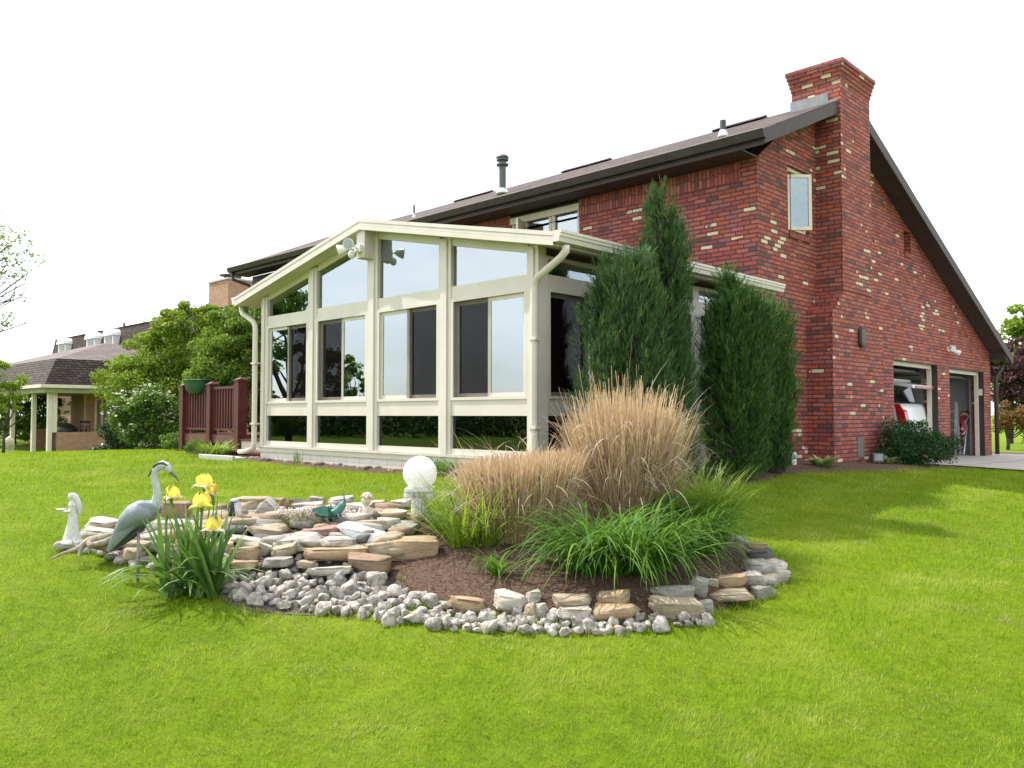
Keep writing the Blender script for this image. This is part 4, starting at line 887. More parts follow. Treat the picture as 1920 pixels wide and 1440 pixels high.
# airy tree standing out of frame on the far side, its branches reaching in
p = ds(23, -17.0); p = np.array([p[0], p[1], gz(*p)]); K_ = 23/12.
tw = []
for x_, y_, r_ in ((12, 445, .22), (38, 432, .12), (52, 462, .15), (70, 488, .13), (22, 498, .2), (6, 520, .2), (40, 512, .12), (30, 556, .10), (52, 560, .07), (8, 590, .12), (84, 487, .05), (-30, 470, .5), (-60, 430, .5), (-70, 540, .5), (-110, 480, .6), (-90, 390, .6), (18, 470, .14), (14, 606, .05), (-40, 610, .4)): q_ = at(x_, y_, 23)-p; r_ *= K_; tw.append((q_[0], q_[1], q_[2], r_, r_, r_*.7))
tree('birch_tree', p, 7.5, tw, 4500, .085, leafm('pale_leaf', (.10, .16, .04), (.22, .30, .08), (.32, .38, .12), trans=.5, tcol=(.4, .5, .12)), 'sparse young tree whose twigs reach in at the far edge of the lawn', 'tree', trunk=.06, ncl=150, limbs=60, seed=9)
bb = base(8, 24)
tree('young_tree', bb, 2.9, world_l([(-.1, 0, 1.9, .4), (.2, 0, 2.2, .35), (-.3, 0, 2.5, .35), (.3, 0, 1.6, .3), (-.5, 0, 1.5, .5)], 24), 3000, .10, LG, 'slim yellow-green tree in front of the tan house porch roof', 'tree', trunk=.04, ncl=50, seed=10)
for i, (px, d_, h_) in enumerate(((28, 42, 2.5), (72, 42, 2.3), (-14, 44, 4.0))):
    bb = base(px, d_); tree('garden_tree', bb, h_, lobes(9, .8, .8, .5, h_, .7, 20+i), 5000, .12, LM_, ['dark leafy tree seen between the first two porch posts', 'dark leafy tree seen between the porch posts nearest the corner', 'tall tree behind the far end of the tan house'][i], 'tree', 'trees behind the porch', ncl=60, seed=11+i)
# behind the garage
bb = base(1925, 40); tree('maple_tree', bb, 6.6, world_l([(0, 0, 3.2, 1.6), (-.4, 0, 4.8, 1.2), (1, 0, 5.6, 1.4), (2, 0, 4, 1.8), (-1.0, 0, 3.8, 1.0), (3, 0, 6.4, 1.3), (-.2, .4, 5.9, .7)], 40), 15000, .22, LG, 'tall bright green tree rising behind the garage gable', 'tree', ncl=200, trunk=.16, seed=31)
bb = base(1893, 31); tree('purple_maple', bb, 3.9, world_l([(.1, 0, 2.3, .9), (-.25, 0, 3.0, .6), (.8, 0, 2.9, .9), (1.5, 0, 2.2, 1), (.3, 0, 1.7, .7), (.5, 0, 3.6, .5)], 31), 12000, .13, LP, 'dark purple-leaved maple behind the downspout of the garage', 'tree', ncl=170, trunk=.09, seed=32)
bb = base(1888, 25); tree('clipped_yew', bb, 1.35, world_l([(-.25, 0, .85, .28), (.1, 0, 1.15, .32), (.45, 0, 1.05, .35), (-.1, 0, .75, .3), (.7, 0, .75, .35)], 25), 5000, .07, LO, 'clipped orange and green shrub on bare stems beside the driveway', 'shrub', ncl=80, trunk=.05, limbs=16, seed=33)
bb = base(1935, 27); tree('round_shrub', bb, 1.5, world_l([(0, 0, .9, .5), (.4, 0, 1.3, .5), (.2, 0, .4, .5)], 27), 4000, .08, LM_, 'plain green shrub at the edge of view past the clipped orange one', 'shrub', ncl=60, trunk=.04, seed=34)
strip('driveway_bed_soil', [(-9, 24.3), (-2, 24.3)], -1.4, MUL, z=.03)

# evergreens along the sunroom
LJ = leafm('juniper_spray', (.024, .064, .026), (.070, .145, .045), (.19, .28, .065), trans=.2, rough=.6, vs=5)
LJ2 = leafm('juniper_spray_green', (.022, .068, .022), (.060, .155, .038), (.24, .34, .06), trans=.22, rough=.6, vs=5)
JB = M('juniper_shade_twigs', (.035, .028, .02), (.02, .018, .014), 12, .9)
def juniper(name, c_, prof, n, m, label, lean=(.25, .55), sy=1.0, seed=1, ln=.15, tips=None):
    """upright conifer: prof = (z, rx along Y, ry along X); sprays of short upright blades on an uneven surface"""
    g_ = np.random.default_rng(seed); c_ = np.array([c_[0], c_[1], gz(c_[0], c_[1])]); r_ = empty(name, c_, label, 'evergreen', 'junipers beside the sunroom')
    pz = np.array([p[0] for p in prof]); pr = np.array([p[1] for p in prof]); qr = np.array([p[2] for p in prof]); oy = np.array([p[3] if len(p) > 3 else 0 for p in prof])
    nc = int(n*1.25)//26; z = g_.uniform(pz[0], pz[-1], nc*2); wt = np.interp(z, pz, pr)/pr.max()+.08; z = z[g_.uniform(0, 1, nc*2) < wt][:nc]; nc = len(z)
    a = g_.uniform(0, 2*math.pi, nc); lump = np.array([mnoise.noise((math.cos(q)*1.6+seed, math.sin(q)*1.6, w_*1.5)) for q, w_ in zip(a, z)])
    rad = (.80+.5*lump)*g_.uniform(.60, 1.04, nc)
    X = np.interp(z, pz, qr)*np.cos(a)*rad; Y = np.interp(z, pz, pr)*np.sin(a)*rad+np.interp(z, pz, oy)
    k = 26; C_ = np.stack([X, Y, z], 1); phi = np.arctan2(Y, X)+g_.normal(size=nc)*.55; th = g_.uniform(lean[0], lean[1], nc)+g_.normal(size=nc)*.22
    D_ = np.stack([np.sin(th)*np.cos(phi), np.sin(th)*np.sin(phi), np.cos(th)], 1); Ls = ln*g_.uniform(.7, 2.1, nc); t_ = g_.uniform(0, 1, (nc, k))
    side = np.cross(D_, g_.normal(size=(nc, 3))); side /= np.linalg.norm(side, axis=1)[:, None]+1e-9
    sg = g_.choice([-1, 1], (nc, k))*g_.uniform(.1, .75, (nc, k))*(1-.6*t_); dv = D_[:, None]+side[:, None]*sg[..., None]+g_.normal(size=(nc, k, 3))*.16
    dv /= np.linalg.norm(dv, axis=2)[..., None]; P = C_[:, None]+D_[:, None]*(t_*Ls[:, None])[..., None]+g_.normal(size=(nc, k, 3))*.012
    P = P.reshape(-1, 3); dv = dv.reshape(-1, 3); thb = np.arccos(np.clip(dv[:, 2], -1, 1)); phb = np.arctan2(dv[:, 1], dv[:, 0])
    V, Fq = ribbons(P+c_, phb, ln*g_.uniform(.28, .62, nc*k), .010*g_.uniform(.7, 1.5, nc*k), thb+.1, thb-.15, 2, 1., tw=g_.uniform(-1.5, 1.5, nc*k))
    raw('foliage', V, Fq, m, parent=r_)
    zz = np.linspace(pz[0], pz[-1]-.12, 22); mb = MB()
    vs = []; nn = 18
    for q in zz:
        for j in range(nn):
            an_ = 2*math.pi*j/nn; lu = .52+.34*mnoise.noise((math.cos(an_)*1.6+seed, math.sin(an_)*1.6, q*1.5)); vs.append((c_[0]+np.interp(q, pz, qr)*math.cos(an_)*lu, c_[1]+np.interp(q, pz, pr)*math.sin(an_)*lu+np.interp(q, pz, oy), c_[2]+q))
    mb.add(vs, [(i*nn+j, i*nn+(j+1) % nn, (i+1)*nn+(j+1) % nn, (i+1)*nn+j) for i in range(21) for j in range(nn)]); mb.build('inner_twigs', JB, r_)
    mb = MB(); mb.tube([c_+(0, 0, -.1), c_+(0, 0, pz[-1]*.7)], [.06, .02], 8); mb.build('trunk', BARK, r_)
    return r_
juniper('juniper', (-5.12, 6.98), [(.02, .40, .38), (.5, .58, .42), (1.0, .63, .42), (1.6, .60, .38), (2.1, .50, .32), (2.3, .34, .25, .05), (2.5, .14, .13, .1)], 50000, LJ, 'broad blue-green juniper nearest the front corner of the sunroom', seed=2)
juniper('juniper', (-5.12, 7.66), [(.02, .26, .30), (.6, .34, .32), (1.3, .32, .28), (2.0, .27, .24), (2.5, .26, .24), (2.8, .21, .20, -.04), (3.0, .13, .12, -.10), (3.18, .05, .06, -.13)], 36000, LJ, 'tallest juniper with a narrow pointed spire above the sunroom gutter', seed=5)
juniper('juniper', (-5.14, 9.28), [(.02, .4, .32), (.5, .50, .36), (1.1, .56, .38), (1.7, .58, .36), (1.95, .56, .34, .05), (2.1, .44, .30, .08), (2.2, .16, .14, -.1), (2.42, .04, .05, -.15)], 50000, LJ2, 'wide flat-topped juniper with yellow-green tips near the far end of the sunroom', seed=9, lean=(.3, .85))
juniper('juniper', (-5.16, 10.22), [(.02, .24, .24), (.6, .28, .28), (1.3, .34, .30), (1.8, .32, .28), (1.98, .22, .2), (2.1, .1, .1)], 26000, LJ2, 'dark narrow juniper standing against the red brick corner', seed=12)

# ---------------------------------------------------------------- stones
def rock_mesh(w_, dp, h, seed, blocky=.45, cuts=7, sub=3, rough=.05, fine=.02):
    g_ = np.random.default_rng(seed)
    if sub not in ICO:
        import bmesh
        bm = bmesh.new(); bmesh.ops.create_icosphere(bm, subdivisions=sub, radius=1); ICO[sub] = (np.array([v.co[:] for v in bm.verts]), np.array([[v.index for v in f.verts] for f in bm.faces])); bm.free()
    P, Fq = ICO[sub]; P = P.copy()
    P = np.sign(P)*np.abs(P)**blocky; P /= np.abs(P).max(0)
    for _ in range(cuts):
        n_ = g_.normal(size=3)*np.array([1, 1, (.45 if _ % 2 else 1.1) if blocky > .3 else (.12 if _ % 3 else 2.5)]); n_ /= np.linalg.norm(n_); c_ = g_.uniform(.62, .95) if blocky > .3 else g_.uniform(.78, 1.12); q = np.clip(P@n_-c_, 0, None); P -= q[:, None]*n_
    P *= np.array([w_/2, dp/2, h/2]); s_ = min(w_, dp, h); o_ = g_.uniform(0, 50, 3)
    for i in range(len(P)):
        v = P[i]/s_; a = mnoise.noise(Vector(v*.9+o_)); b_ = mnoise.noise(Vector(v*3.1+o_)); P[i] *= 1+a*rough*2.2+b_*fine*2
    return P, Fq
ICO = {}
def place_rock(name, c_, w_, dp, h, m, seed, label, cat, group=None, yaw=None, tilt=(0, 0), **kw):
    g_ = np.random.default_rng(seed+999); P, Fq = rock_mesh(w_, dp, h, seed, **kw)
    yw = (YAW if yaw is None else yaw); cy, sy = math.cos(yw), math.sin(yw)
    tx, ty = tilt; P = P@np.array([[math.cos(ty), 0, -math.sin(ty)], [0, 1, 0], [math.sin(ty), 0, math.cos(ty)]])
    P = P@np.array([[1, 0, 0], [0, math.cos(tx), math.sin(tx)], [0, -math.sin(tx), math.cos(tx)]])
    P = P@np.array([[cy, sy, 0], [-sy, cy, 0], [0, 0, 1]])
    V = P+np.array(c_)
    return raw(name, V, Fq, m, label=label, cat=cat, group=group, smooth=False)
ST = [  # x0, x1, y0, y1 in the photograph, distance, stone, roll, label
 (510, 573, 1004, 1036, 6.25, 'w', -.17, 'pale smooth stone block on the pile, just beside the mauve stone'),
 (563, 609, 1003, 1027, 6.42, 'p', 0, 'mauve stone wedged between two pale blocks in the middle of the pile'),
 (602, 663, 1005, 1027, 6.22, 'w', .10, 'pale rounded flagstone lying on the wide orange-edged slab'),
 (634, 734, 988, 1023, 6.5, 'x', .22, 'long brilliant white stone sloping across the pile'),
 (507, 557, 1020, 1050, 6.12, 't', -.18, 'tan block under the pale smooth one at the front of the pile'),
 (555, 693, 1021, 1054, 6.12, 'o', 0, 'wide flat slab with a rusty orange edge in the front of the pile'),
 (675, 764, 1014, 1050, 6.32, 't', -.12, 'olive-tan slab leaning beside the end slab of the pile'),
 (717, 818, 1004, 1050, 6.55, 'o', .05, 'big flat tan end slab below the globe lamp column'),
 (494, 552, 1042, 1068, 6.0, 'g', -.06, 'grey-green flat stone low in the front of the pile'),
 (648, 728, 1038, 1076, 5.95, 'b', .08, 'dark olive-brown wedge stone jutting over the mulch'),
 (555, 595, 1050, 1068, 6.02, 't', 0, 'small tan filler stone under the rusty-edged slab'),
 (571, 662, 1059, 1080, 5.88, 'w', -.04, 'long low whitish stone lying on the rubble'),
 (436, 489, 1023, 1052, 6.12, 'o', -.06, 'rusty brown block behind the tips of the iris leaves'),
 (446, 506, 1006, 1030, 6.3, 'w', .06, 'pale oval stone over the rusty brown block'),
 (437, 483, 1050, 1068, 6.0, 'o', 0, 'orange-brown brick-shaped stone above the rubble'),
 (428, 472, 1003, 1016, 6.42, 'w', .04, 'thin pale stone on the pile right behind the iris'),
 (482, 512, 1016, 1044, 6.22, 'w', .3, 'small pale upright stone between the blocks of the front row'),
 (460, 536, 986, 1006, 6.62, 't', .10, 'long brown-ended ledge stone in front of the waterfall hollow'),
 (414, 462, 984, 1006, 6.65, 'w', -.04, 'pale ledge stone below the black pipe stub'),
 (562, 640, 985, 1008, 6.6, 'p', -.08, 'long pinkish-brown ledge stone under the grasshopper'),
 (525, 572, 999, 1011, 6.48, 'p', 0, 'thin dull purple stone under the creeping phlox'),
 (638, 685, 990, 1006, 6.75, 'g', 0, 'grey stone behind the high end of the brilliant white one'),
 (655, 732, 973, 998, 6.85, 't', -.06, 'light tan slab in front of the planter bowl'),
 (613, 662, 979, 993, 6.85, 't', 0, 'thin brown slab under the grasshopper figurine base'),
 (729, 781, 978, 1005, 6.85, 'g', 0, 'olive-grey block between the planter bowl and the column foot'),
 (444, 510, 929, 943, 7.5, 't', -.04, 'thin flat capstone at the top of the back rim'),
 (450, 490, 938, 962, 7.42, 't', -.1, 'dark tan stone beneath the thin capstone'),
 (480, 535, 938, 978, 7.25, 'g', .5, 'large grey slab leaning upright at the waterfall'),
 (505, 536, 932, 942, 7.6, 't', 0, 'small capstone behind the brown squirrel figurine'),
 (543, 582, 934, 950, 7.6, 'g', .08, 'grey rounded stone on the back rim beside the squirrel'),
 (578, 610, 930, 944, 7.7, 'g', 0, 'small grey stone topping the back rim'),
 (550, 613, 939, 956, 7.45, 'w', 0, 'pale flat stone behind the phlox'),
 (614, 665, 930, 950, 7.6, 'w', -.08, 'white-topped block on the back rim behind the grasshopper'),
 (645, 702, 939, 974, 7.35, 'w', 0, 'big rough whitish boulder behind the seated figurine'),
 (696, 722, 938, 957, 7.6, 'w', 0, 'small white-topped stone at the end of the back rim'),
 (727, 772, 934, 960, 7.5, 'w', -.16, 'white flat-topped block with dark pits behind the column'),
 (402, 424, 945, 963, 7.4, 'b', 0, 'small brown stone behind the yellow iris heads'),
 (386, 417, 960, 976, 7.3, 'g', 0, 'rounded grey stone behind the iris stems'),
 (499, 528, 962, 984, 7.05, 'g', .1, 'grey stone at the edge of the waterfall hollow'),
 (452, 502, 972, 992, 6.95, 'd', 0, 'dark stone put in for the shaded gap of the waterfall hollow'),  # shade of the gap painted as a dark stone
 (291, 358, 938, 977, 6.95, 'b', .12, 'large brown slab behind the heron statue'),
 (160, 224, 972, 994, 7.0, 'w', .10, 'long pale weathered stone behind the driftwood'),
 (150, 222, 986, 1010, 6.8, 'w', .06, 'pale stone between the angel statue and the heron'),
 (274, 378, 972, 998, 6.75, 'w', .04, 'long pale ledge in front of the large brown slab'),
 (264, 380, 994, 1018, 6.5, 'w', .03, 'long pale lower ledge behind the iris leaves'),
 (232, 277, 1013, 1030, 6.3, 't', .1, 'tan stone just past the tail of the heron'),
 (230, 264, 1027, 1050, 6.1, 't', 0, 'squat tan stone low under the heron tail'),
 (168, 236, 1012, 1032, 6.3, 'b', .12, 'brown stone beneath the driftwood root'),
 (106, 158, 1013, 1027, 6.65, 'g', 0, 'flat grey stone under the angel statue'),
 (340, 400, 975, 1000, 6.8, 'g', 0, 'grey ledge stone hidden among the iris flower stems'),
 (380, 440, 1012, 1040, 6.35, 't', 0, 'tan stone showing between the iris leaves'),
 (300, 372, 1016, 1046, 6.2, 't', 0, 'tan stone low behind the iris clump'),
 (1028, 1112, 1112, 1138, 5.42, 't', -.04, 'layered tan flagstone edging the mulch under the small daylily'),
 (1039, 1106, 1134, 1158, 5.22, 'w', 0, 'flaking whitish stone beneath the layered tan flagstone'),
 (1118, 1184, 1109, 1134, 5.42, 'o', -.04, 'upper orange-brown slab of the pair below the daylilies'),
 (1114, 1205, 1129, 1159, 5.25, 'o', -.04, 'lower orange-brown slab of the pair below the daylilies'),
 (1220, 1302, 1096, 1120, 5.62, 'g', -.03, 'smooth grey-green slab at the bed edge below the daylilies'),
 (1207, 1314, 1118, 1156, 5.35, 't', .04, 'large olive-tan flagstone in the front edging'),
 (1292, 1329, 1082, 1117, 5.6, 'g', .3, 'rounded upright grey stone in the front edging'),
 (1342, 1398, 1075, 1103, 5.85, 'o', -.1, 'cream stone with an orange face in the curve of the edging'),
 (1320, 1346, 1084, 1100, 5.75, 'w', 0, 'small knobbly white stone beside the rounded upright one'),
 (1318, 1408, 1104, 1125, 5.65, 't', -.08, 'long pinkish-tan slab below the cream and orange stone'),
 (1309, 1339, 1126, 1153, 5.35, 'g', 0, 'grey pointed stone at the end of the large olive-tan flagstone'),
 (1377, 1434, 1072, 1098, 5.95, 'g', -.1, 'brown-grey slab inside the curve of the edging'),
 (1385, 1455, 1049, 1078, 6.15, 'g', -.06, 'wide flat grey slab where the edging turns uphill'),
 (1399, 1450, 1031, 1057, 6.4, 'd', -.12, 'dark slate-grey slab on the uphill curve of the edging'),
 (1399, 1441, 1017, 1032, 6.7, 'o', 0, 'small brown-orange stone near the top of the curving edging'),
 (1376, 1404, 1004, 1030, 6.85, 'g', 0, 'grey stone under the bright grass at the top of the edging'),
 (1400, 1452, 1096, 1122, 5.75, 'g', -.1, 'pale grey chunk half sunk in grass outside the edging'),
 (840, 917, 1117, 1150, 5.32, 'o', .14, 'long orange-tan stone in the rubble in front of the mulch'),
 (922, 990, 1108, 1143, 5.42, 'w', .1, 'big craggy white stone at the front of the mulch'),
 (984, 1017, 1105, 1132, 5.48, 'w', 0, 'grey-white knob of stone beside the big craggy white one'),
 (982, 1006, 1130, 1158, 5.25, 't', 0, 'tan split stone under the grey-white knob'),
 (1002, 1026, 1130, 1158, 5.26, 'w', 0, 'narrow upright pale stone in the front edging'),
]
for i, (x0, x1, y0, y1, d, k, tl, lb) in enumerate(ST):
    w_ = (x1-x0)*d/FPX*1.05; hp = (y1-y0)*d/FPX; dp = w_*(.75 if w_ < .35 else .6); h = max(hp-.11*dp, hp*.6)
    dd0 = d
    for _ in range(60):
        c_ = at((x0+x1)/2, (y0+y1)/2, d+dp*.35)
        if c_[2] >= bz(c_[0], c_[1])+h*.36: break
        d -= .025
    w_, dp, h = w_*d/dd0, dp*d/dd0, h*d/dd0
    place_rock('flagstone', c_, w_, dp, h*1.06, STONE[k], i, lb, 'flagstone', 'flagstones of the rock garden', yaw=YAW+rnd.uniform(-.25, .25), tilt=(rnd.uniform(-.05, .12), tl), blocky=.17, cuts=14, rough=.045, fine=.03, sub=4)
# core fill so that no gap shows soil under the upper rows
q = np.random.default_rng(4)
for i in range(95):
    s = q.uniform(-3.05, -.75); px = 960+s/6.6*FPX; d = q.uniform(6.35, 7.45)
    x, y = ds(d, s*d/6.6); z = bz(x, y); sz = q.uniform(.13, .26)
    place_rock('fill_stone', (x, y, z+q.uniform(.0, .07)), sz*1.3, sz, sz*.45, STONE['gtwdb'[i % 5]], 300+i, 'small flat filler stone wedged under the larger flagstones of the pile', 'stone', 'filler stones inside the rock pile', yaw=q.uniform(0, 6), blocky=.4, sub=2)
for i in range(46):   # ring of low stones under the far and uphill edge of the bed
    a = q.uniform(-.45, math.pi*.92) if i % 3 else q.uniform(-.5, .5); d = BC[0]+BA[0]*math.sin(a)*1.0; s = BC[1]+BA[1]*math.cos(a); x, y = ds(d, s); sz = q.uniform(.12, .24)
    place_rock('fill_stone', (x, y, gz(x, y)+.03), sz*1.4, sz, sz*.5, STONE['gtwg'[i % 4]], 500+i, 'small flat stone in the edging ring around the far side of the mulch bed', 'stone', 'edging stones around the mulch bed', yaw=q.uniform(0, 6), blocky=.4, sub=2)
band = [(405, 1078, 24), (450, 1090, 33), (520, 1098, 38), (600, 1106, 40), (660, 1112, 40), (720, 1130, 34), (780, 1144, 27), (850, 1162, 20), (930, 1166, 18), (1010, 1170, 17), (1100, 1173, 14), (1180, 1172, 13), (1260, 1166, 10), (1330, 1158, 7)]
bx_ = np.array([b_[0] for b_ in band]); pts = []
for _ in range(5000):
    px = q.uniform(405, 1335); cyy = np.interp(px, bx_, [b_[1] for b_ in band]); hw = np.interp(px, bx_, [b_[2] for b_ in band]); py = q.uniform(cyy-hw, cyy+hw)
    sz = q.choice([17, 23, 30, 38], p=[.26, .34, .26, .14])*(1. if px < 760 else .92)
    if all((px-a)**2+((py-b_)*1.5)**2 > (.36*(sz+c_))**2 for a, b_, c_ in pts): pts.append((px, py, sz))
    if len(pts) > 330: break
for i, (px, py, sz) in enumerate(pts):
    p, d = G(px, py+sz*.25, .0); w_ = sz*d/FPX*1.2
    lb, gp_ = (('pale pitted limestone chunk in the loose bank of rubble between iris and mulch', 'rubble between iris and mulch') if px < 740 else ('pale pitted limestone chunk in the loose line along the front of the mulch', 'rubble along the front of the mulch'))
    place_rock('rubble_stone', (p[0], p[1], bz(p[0], p[1])*.5+p[2]*.5+w_*.28), w_, w_*q.uniform(.75, 1.1), w_*q.uniform(.6, .9), RUB, 700+i, lb, 'stone', gp_, yaw=q.uniform(0, 6), tilt=(q.uniform(-.4, .4), q.uniform(-.4, .4)), blocky=.5, cuts=12, rough=.16, fine=.16)
for i, (px, py, sz) in enumerate([(196, 1042, 20), (212, 1048, 18), (232, 1056, 22), (250, 1062, 18), (182, 1036, 14), (222, 1040, 16), (162, 1036, 15), (272, 1056, 20), (290, 1066, 18)]):
    p, d = G(px, py); w_ = sz*d/FPX*1.3
    place_rock('rubble_stone', (p[0], p[1], p[2]+w_*.2), w_*1.2, w_, w_*.6, RUB, 990+i, 'pale limestone chunk in the grass below the heron statue', 'stone', 'rubble below the heron', yaw=i, blocky=.6, sub=2, rough=.09)
for i in range(120):
    px = q.uniform(410, 1330); cyy = np.interp(px, bx_, [b_[1] for b_ in band]); hw = np.interp(px, bx_, [b_[2] for b_ in band]); p, d = G(px, q.uniform(cyy-hw, cyy+hw*1.15)); w_ = q.uniform(.025, .05)
    lb, gp2 = (('pale pitted limestone chunk in the loose bank of rubble between iris and mulch', 'rubble between iris and mulch') if px < 740 else ('pale pitted limestone chunk in the loose line along the front of the mulch', 'rubble along the front of the mulch'))
    if len(pts)+i < 299 or px >= 740: place_rock('rubble_stone', (p[0], p[1], p[2]+w_*.3), w_*1.3, w_, w_*.7, [RUB, STONE['g'], STONE['t']][i % 3], 1500+i, lb, 'stone', gp2, yaw=q.uniform(0, 6), blocky=.5, sub=2, rough=.16)
# a row of small round stones along the sunroom skirting
for i in range(46):
    x = -11.9+i*.118+q.uniform(-.03, .03); y = SY-.10+q.uniform(-.05, .04)-(.03 if i % 3 else 0); sz = q.uniform(.05, .10)
    place_rock('edging_stone', (x, y, gz(x, y)+sz*.35), sz*1.3, sz, sz*.8, STONE['gbd'[i % 3]], 1200+i, 'small dark round stone in the row along the sunroom skirting', 'stone', 'stones along the sunroom skirting', yaw=q.uniform(0, 6), blocky=.8, sub=2)

# ---------------------------------------------------------------- lamp column, statues, figurines
d = 7.15; F3 = np.array([*FH[:2], 0.]); R3 = RT
cw = at(787, 1003, d); cb = np.array([cw[0], cw[1], gz(cw[0], cw[1])+.02])
lam = empty('garden_lamp', cb, 'white globe lamp on a short fluted white column beside the rock pile', 'lamp')
top = at(787, 915, d)[2]; H = top-cb[2]; PLW = M('weathered_white_column', (.74, .75, .76), (.60, .61, .62), 14, .5, .001, 60)
u = d/FPX
mb = MB(); mb.obox(cb+(0, 0, .03), R3*.115, F3*.115, (0, 0, .05)); mb.lathe([(.10, .08), (.112, .095), (.10, .115), (.088, .12), (.098, .135), (.085, .155)], cb, 28); mb.build('column_base', PLW, lam, bevel=.004)
mb = MB(); mb.lathe([(.080, .155), (.078, H*.5), (.072, H-.085)], cb, 80, .10, 16); mb.build('shaft', PLW, lam)
mb = MB(); ct = cb+(0, 0, H); mb.obox(ct+(0, 0, -.012), R3*.122, F3*.122, (0, 0, .014)); mb.obox(ct+(0, 0, -.045), R3*.095, F3*.09, (0, 0, .02)); mb.lathe([(.075, -.09), (.085, -.075), (.08, -.06)], ct, 24)
for sx in (-1, 1):
    for sy in (-1, 1):
        c_ = ct+R3*sx*.10+F3*sy*.085+(0, 0, -.058); mb.tube([c_-F3*.012, c_+F3*.012], .032, 16); mb.tube([c_-F3*.02, c_+F3*.02], .014, 10)
    for k in range(3): c_ = ct+R3*(k-1)*.045-F3*.093+(0, 0, -.058); mb.ball(c_, (.014, .014, .02), 8, 6)
mb.build('capital', PLW, lam, bevel=.003)
GLB, t, b = nodes('opal_globe'); b.inputs['Base Color'].default_value = (.86, .86, .85, 1); b.inputs['Roughness'].default_value = .25
tr = t.nodes.new('ShaderNodeBsdfTranslucent'); tr.inputs[0].default_value = (.95, .95, .93, 1); mx_ = t.nodes.new('ShaderNodeMixShader'); mx_.inputs[0].default_value = .45
t.links.new(b.outputs[0], mx_.inputs[1]); t.links.new(tr.outputs[0], mx_.inputs[2]); t.links.new(mx_.outputs[0], t.nodes['Material Output'].inputs['Surface'])
gc = at(786, 887, d); gc = np.array([cb[0], cb[1], gc[2]]); mb = MB(); mb.ball(gc, .148, 40, 24); mb.build('globe', GLB, lam, smooth=True)
mb = MB(); mb.lathe([(.07, -.005), (.075, .01), (.06, .03)], ct, 24); mb.build('globe_collar', WHITE, lam, smooth=True)

class Fig:
    """flat-view modelling helper: picture offsets at one distance, with real depth across"""
    def __init__(s, px, py, d): s.px, s.py, s.d = px, py, d
    def __call__(s, x, y, dep=0.): return at(x, y, s.d)+F3*dep
    def r(s, n): return n*s.d/FPX
HG = M('heron_grey', (.17, .20, .23), (.24, .27, .30), 9, .55, .003, 60); HW = M('heron_white', (.50, .52, .52), (.40, .42, .43), 14, .5); HB = M('heron_black', (.04, .045, .055), (.07, .075, .085), 20, .55); HBK = M('heron_beak', (.16, .15, .15), (.10, .10, .10), 20, .4)
f = Fig(0, 0, 5.95); pb, _ = G(262, 1090); r = f.r
her = empty('heron_statue', (f(262, 1060)[0], f(262, 1060)[1], gz(*f(262, 1060)[:2])), 'life-size grey heron statue with white neck and dark crest beside the iris', 'statue')
mb = MB()
pth = [(207, 1026), (218, 1012), (228, 994), (241, 979), (256, 966), (270, 960), (283, 957), (291, 948)]; rd = [(2, 3), (7, 10), (13, 16), (20, 23), (24, 28), (24, 29), (18, 22), (11, 12)]
mb.tube([f(*p) for p in pth], [(r(b_), r(a)) for a, b_ in rd], 20, side=F3)
mb.build('body', HG, her, remesh=.006)
mb = MB(); pth = [(288, 950), (293, 940), (295, 928), (294, 916), (291, 905), (289, 893), (291, 882), (297, 875), (305, 872), (312, 875), (316, 880), (320, 886)]
rd = [12, 9.5, 7.8, 7.2, 6.8, 6.5, 7, 8, 9, 8.6, 7, 3.5]; mb.tube([f(*p) for p in pth], [(r(a*.8), r(a)) for a in rd], 16, side=F3); mb.build('neck_and_head', HW, her, remesh=.004)
mb = MB(); mb.tube([f(314, 880), f(322, 887), f(330, 895), f(336, 903)], [(r(3.5), r(5)), (r(2.8), r(3.6)), (r(1.8), r(2)), (r(.6), r(.6))], 10, side=F3); mb.build('beak', HBK, her, smooth=True)
mb = MB()
for sg in (-1, 1): mb.tube([f(316, 873, sg*r(5)), f(308, 868, sg*r(5.5)), f(299, 868.5, sg*r(5)), f(291, 874, sg*r(4.5)), f(284, 883, sg*r(2)), f(278, 894, 0)], [r(1.4), r(2.6), r(2.6), r(2.4), r(2), r(.8)], 8)
mb.build('crest', HB, her, smooth=True)
mb = MB()
for sg in (-1, 1): mb.ball(f(311, 875.5, sg*r(6.6)), r(1.5), 8, 6)
mb.build('eyes', BLACK, her, smooth=True)
for sg in (-1, 1):
    mb = MB(); off = sg*r(15)
    pth = [(200, 1034), (214, 1014), (230, 992), (248, 968), (268, 952), (286, 950), (296, 960)]; rd = [(1.5, 3), (3, 8), (4.5, 14), (6, 20), (6.5, 20), (5, 15), (1.5, 5)]
    offs = [r(3), r(8), r(12), r(15), r(16), r(13), r(9)]
    mb.tube([f(x+2, y+3, sg*o_) for (x, y), o_ in zip(pth, offs)], [(r(a), r(b_)) for a, b_ in rd], 16, side=F3); mb.build('wing', HG, her, smooth=True, sub=1)
mb = MB(); mb.tube([f(196, 1036), f(212, 1026), f(232, 1012), f(256, 998), f(276, 982)], [(r(2), r(2.5)), (r(5), r(7)), (r(8), r(9)), (r(9), r(8)), (r(4), r(4))], 12, side=F3); mb.build('tail_feathers', HB, her, smooth=True, sub=1)
for dx, dep in ((262, -.02),):
    mb = MB(); q0 = f(dx, 996, dep); zg = gz(q0[0], q0[1]); mb.tube([q0, (q0[0], q0[1], zg-.05)], .011, 8); mb.build('leg', GREYM, her, smooth=True)

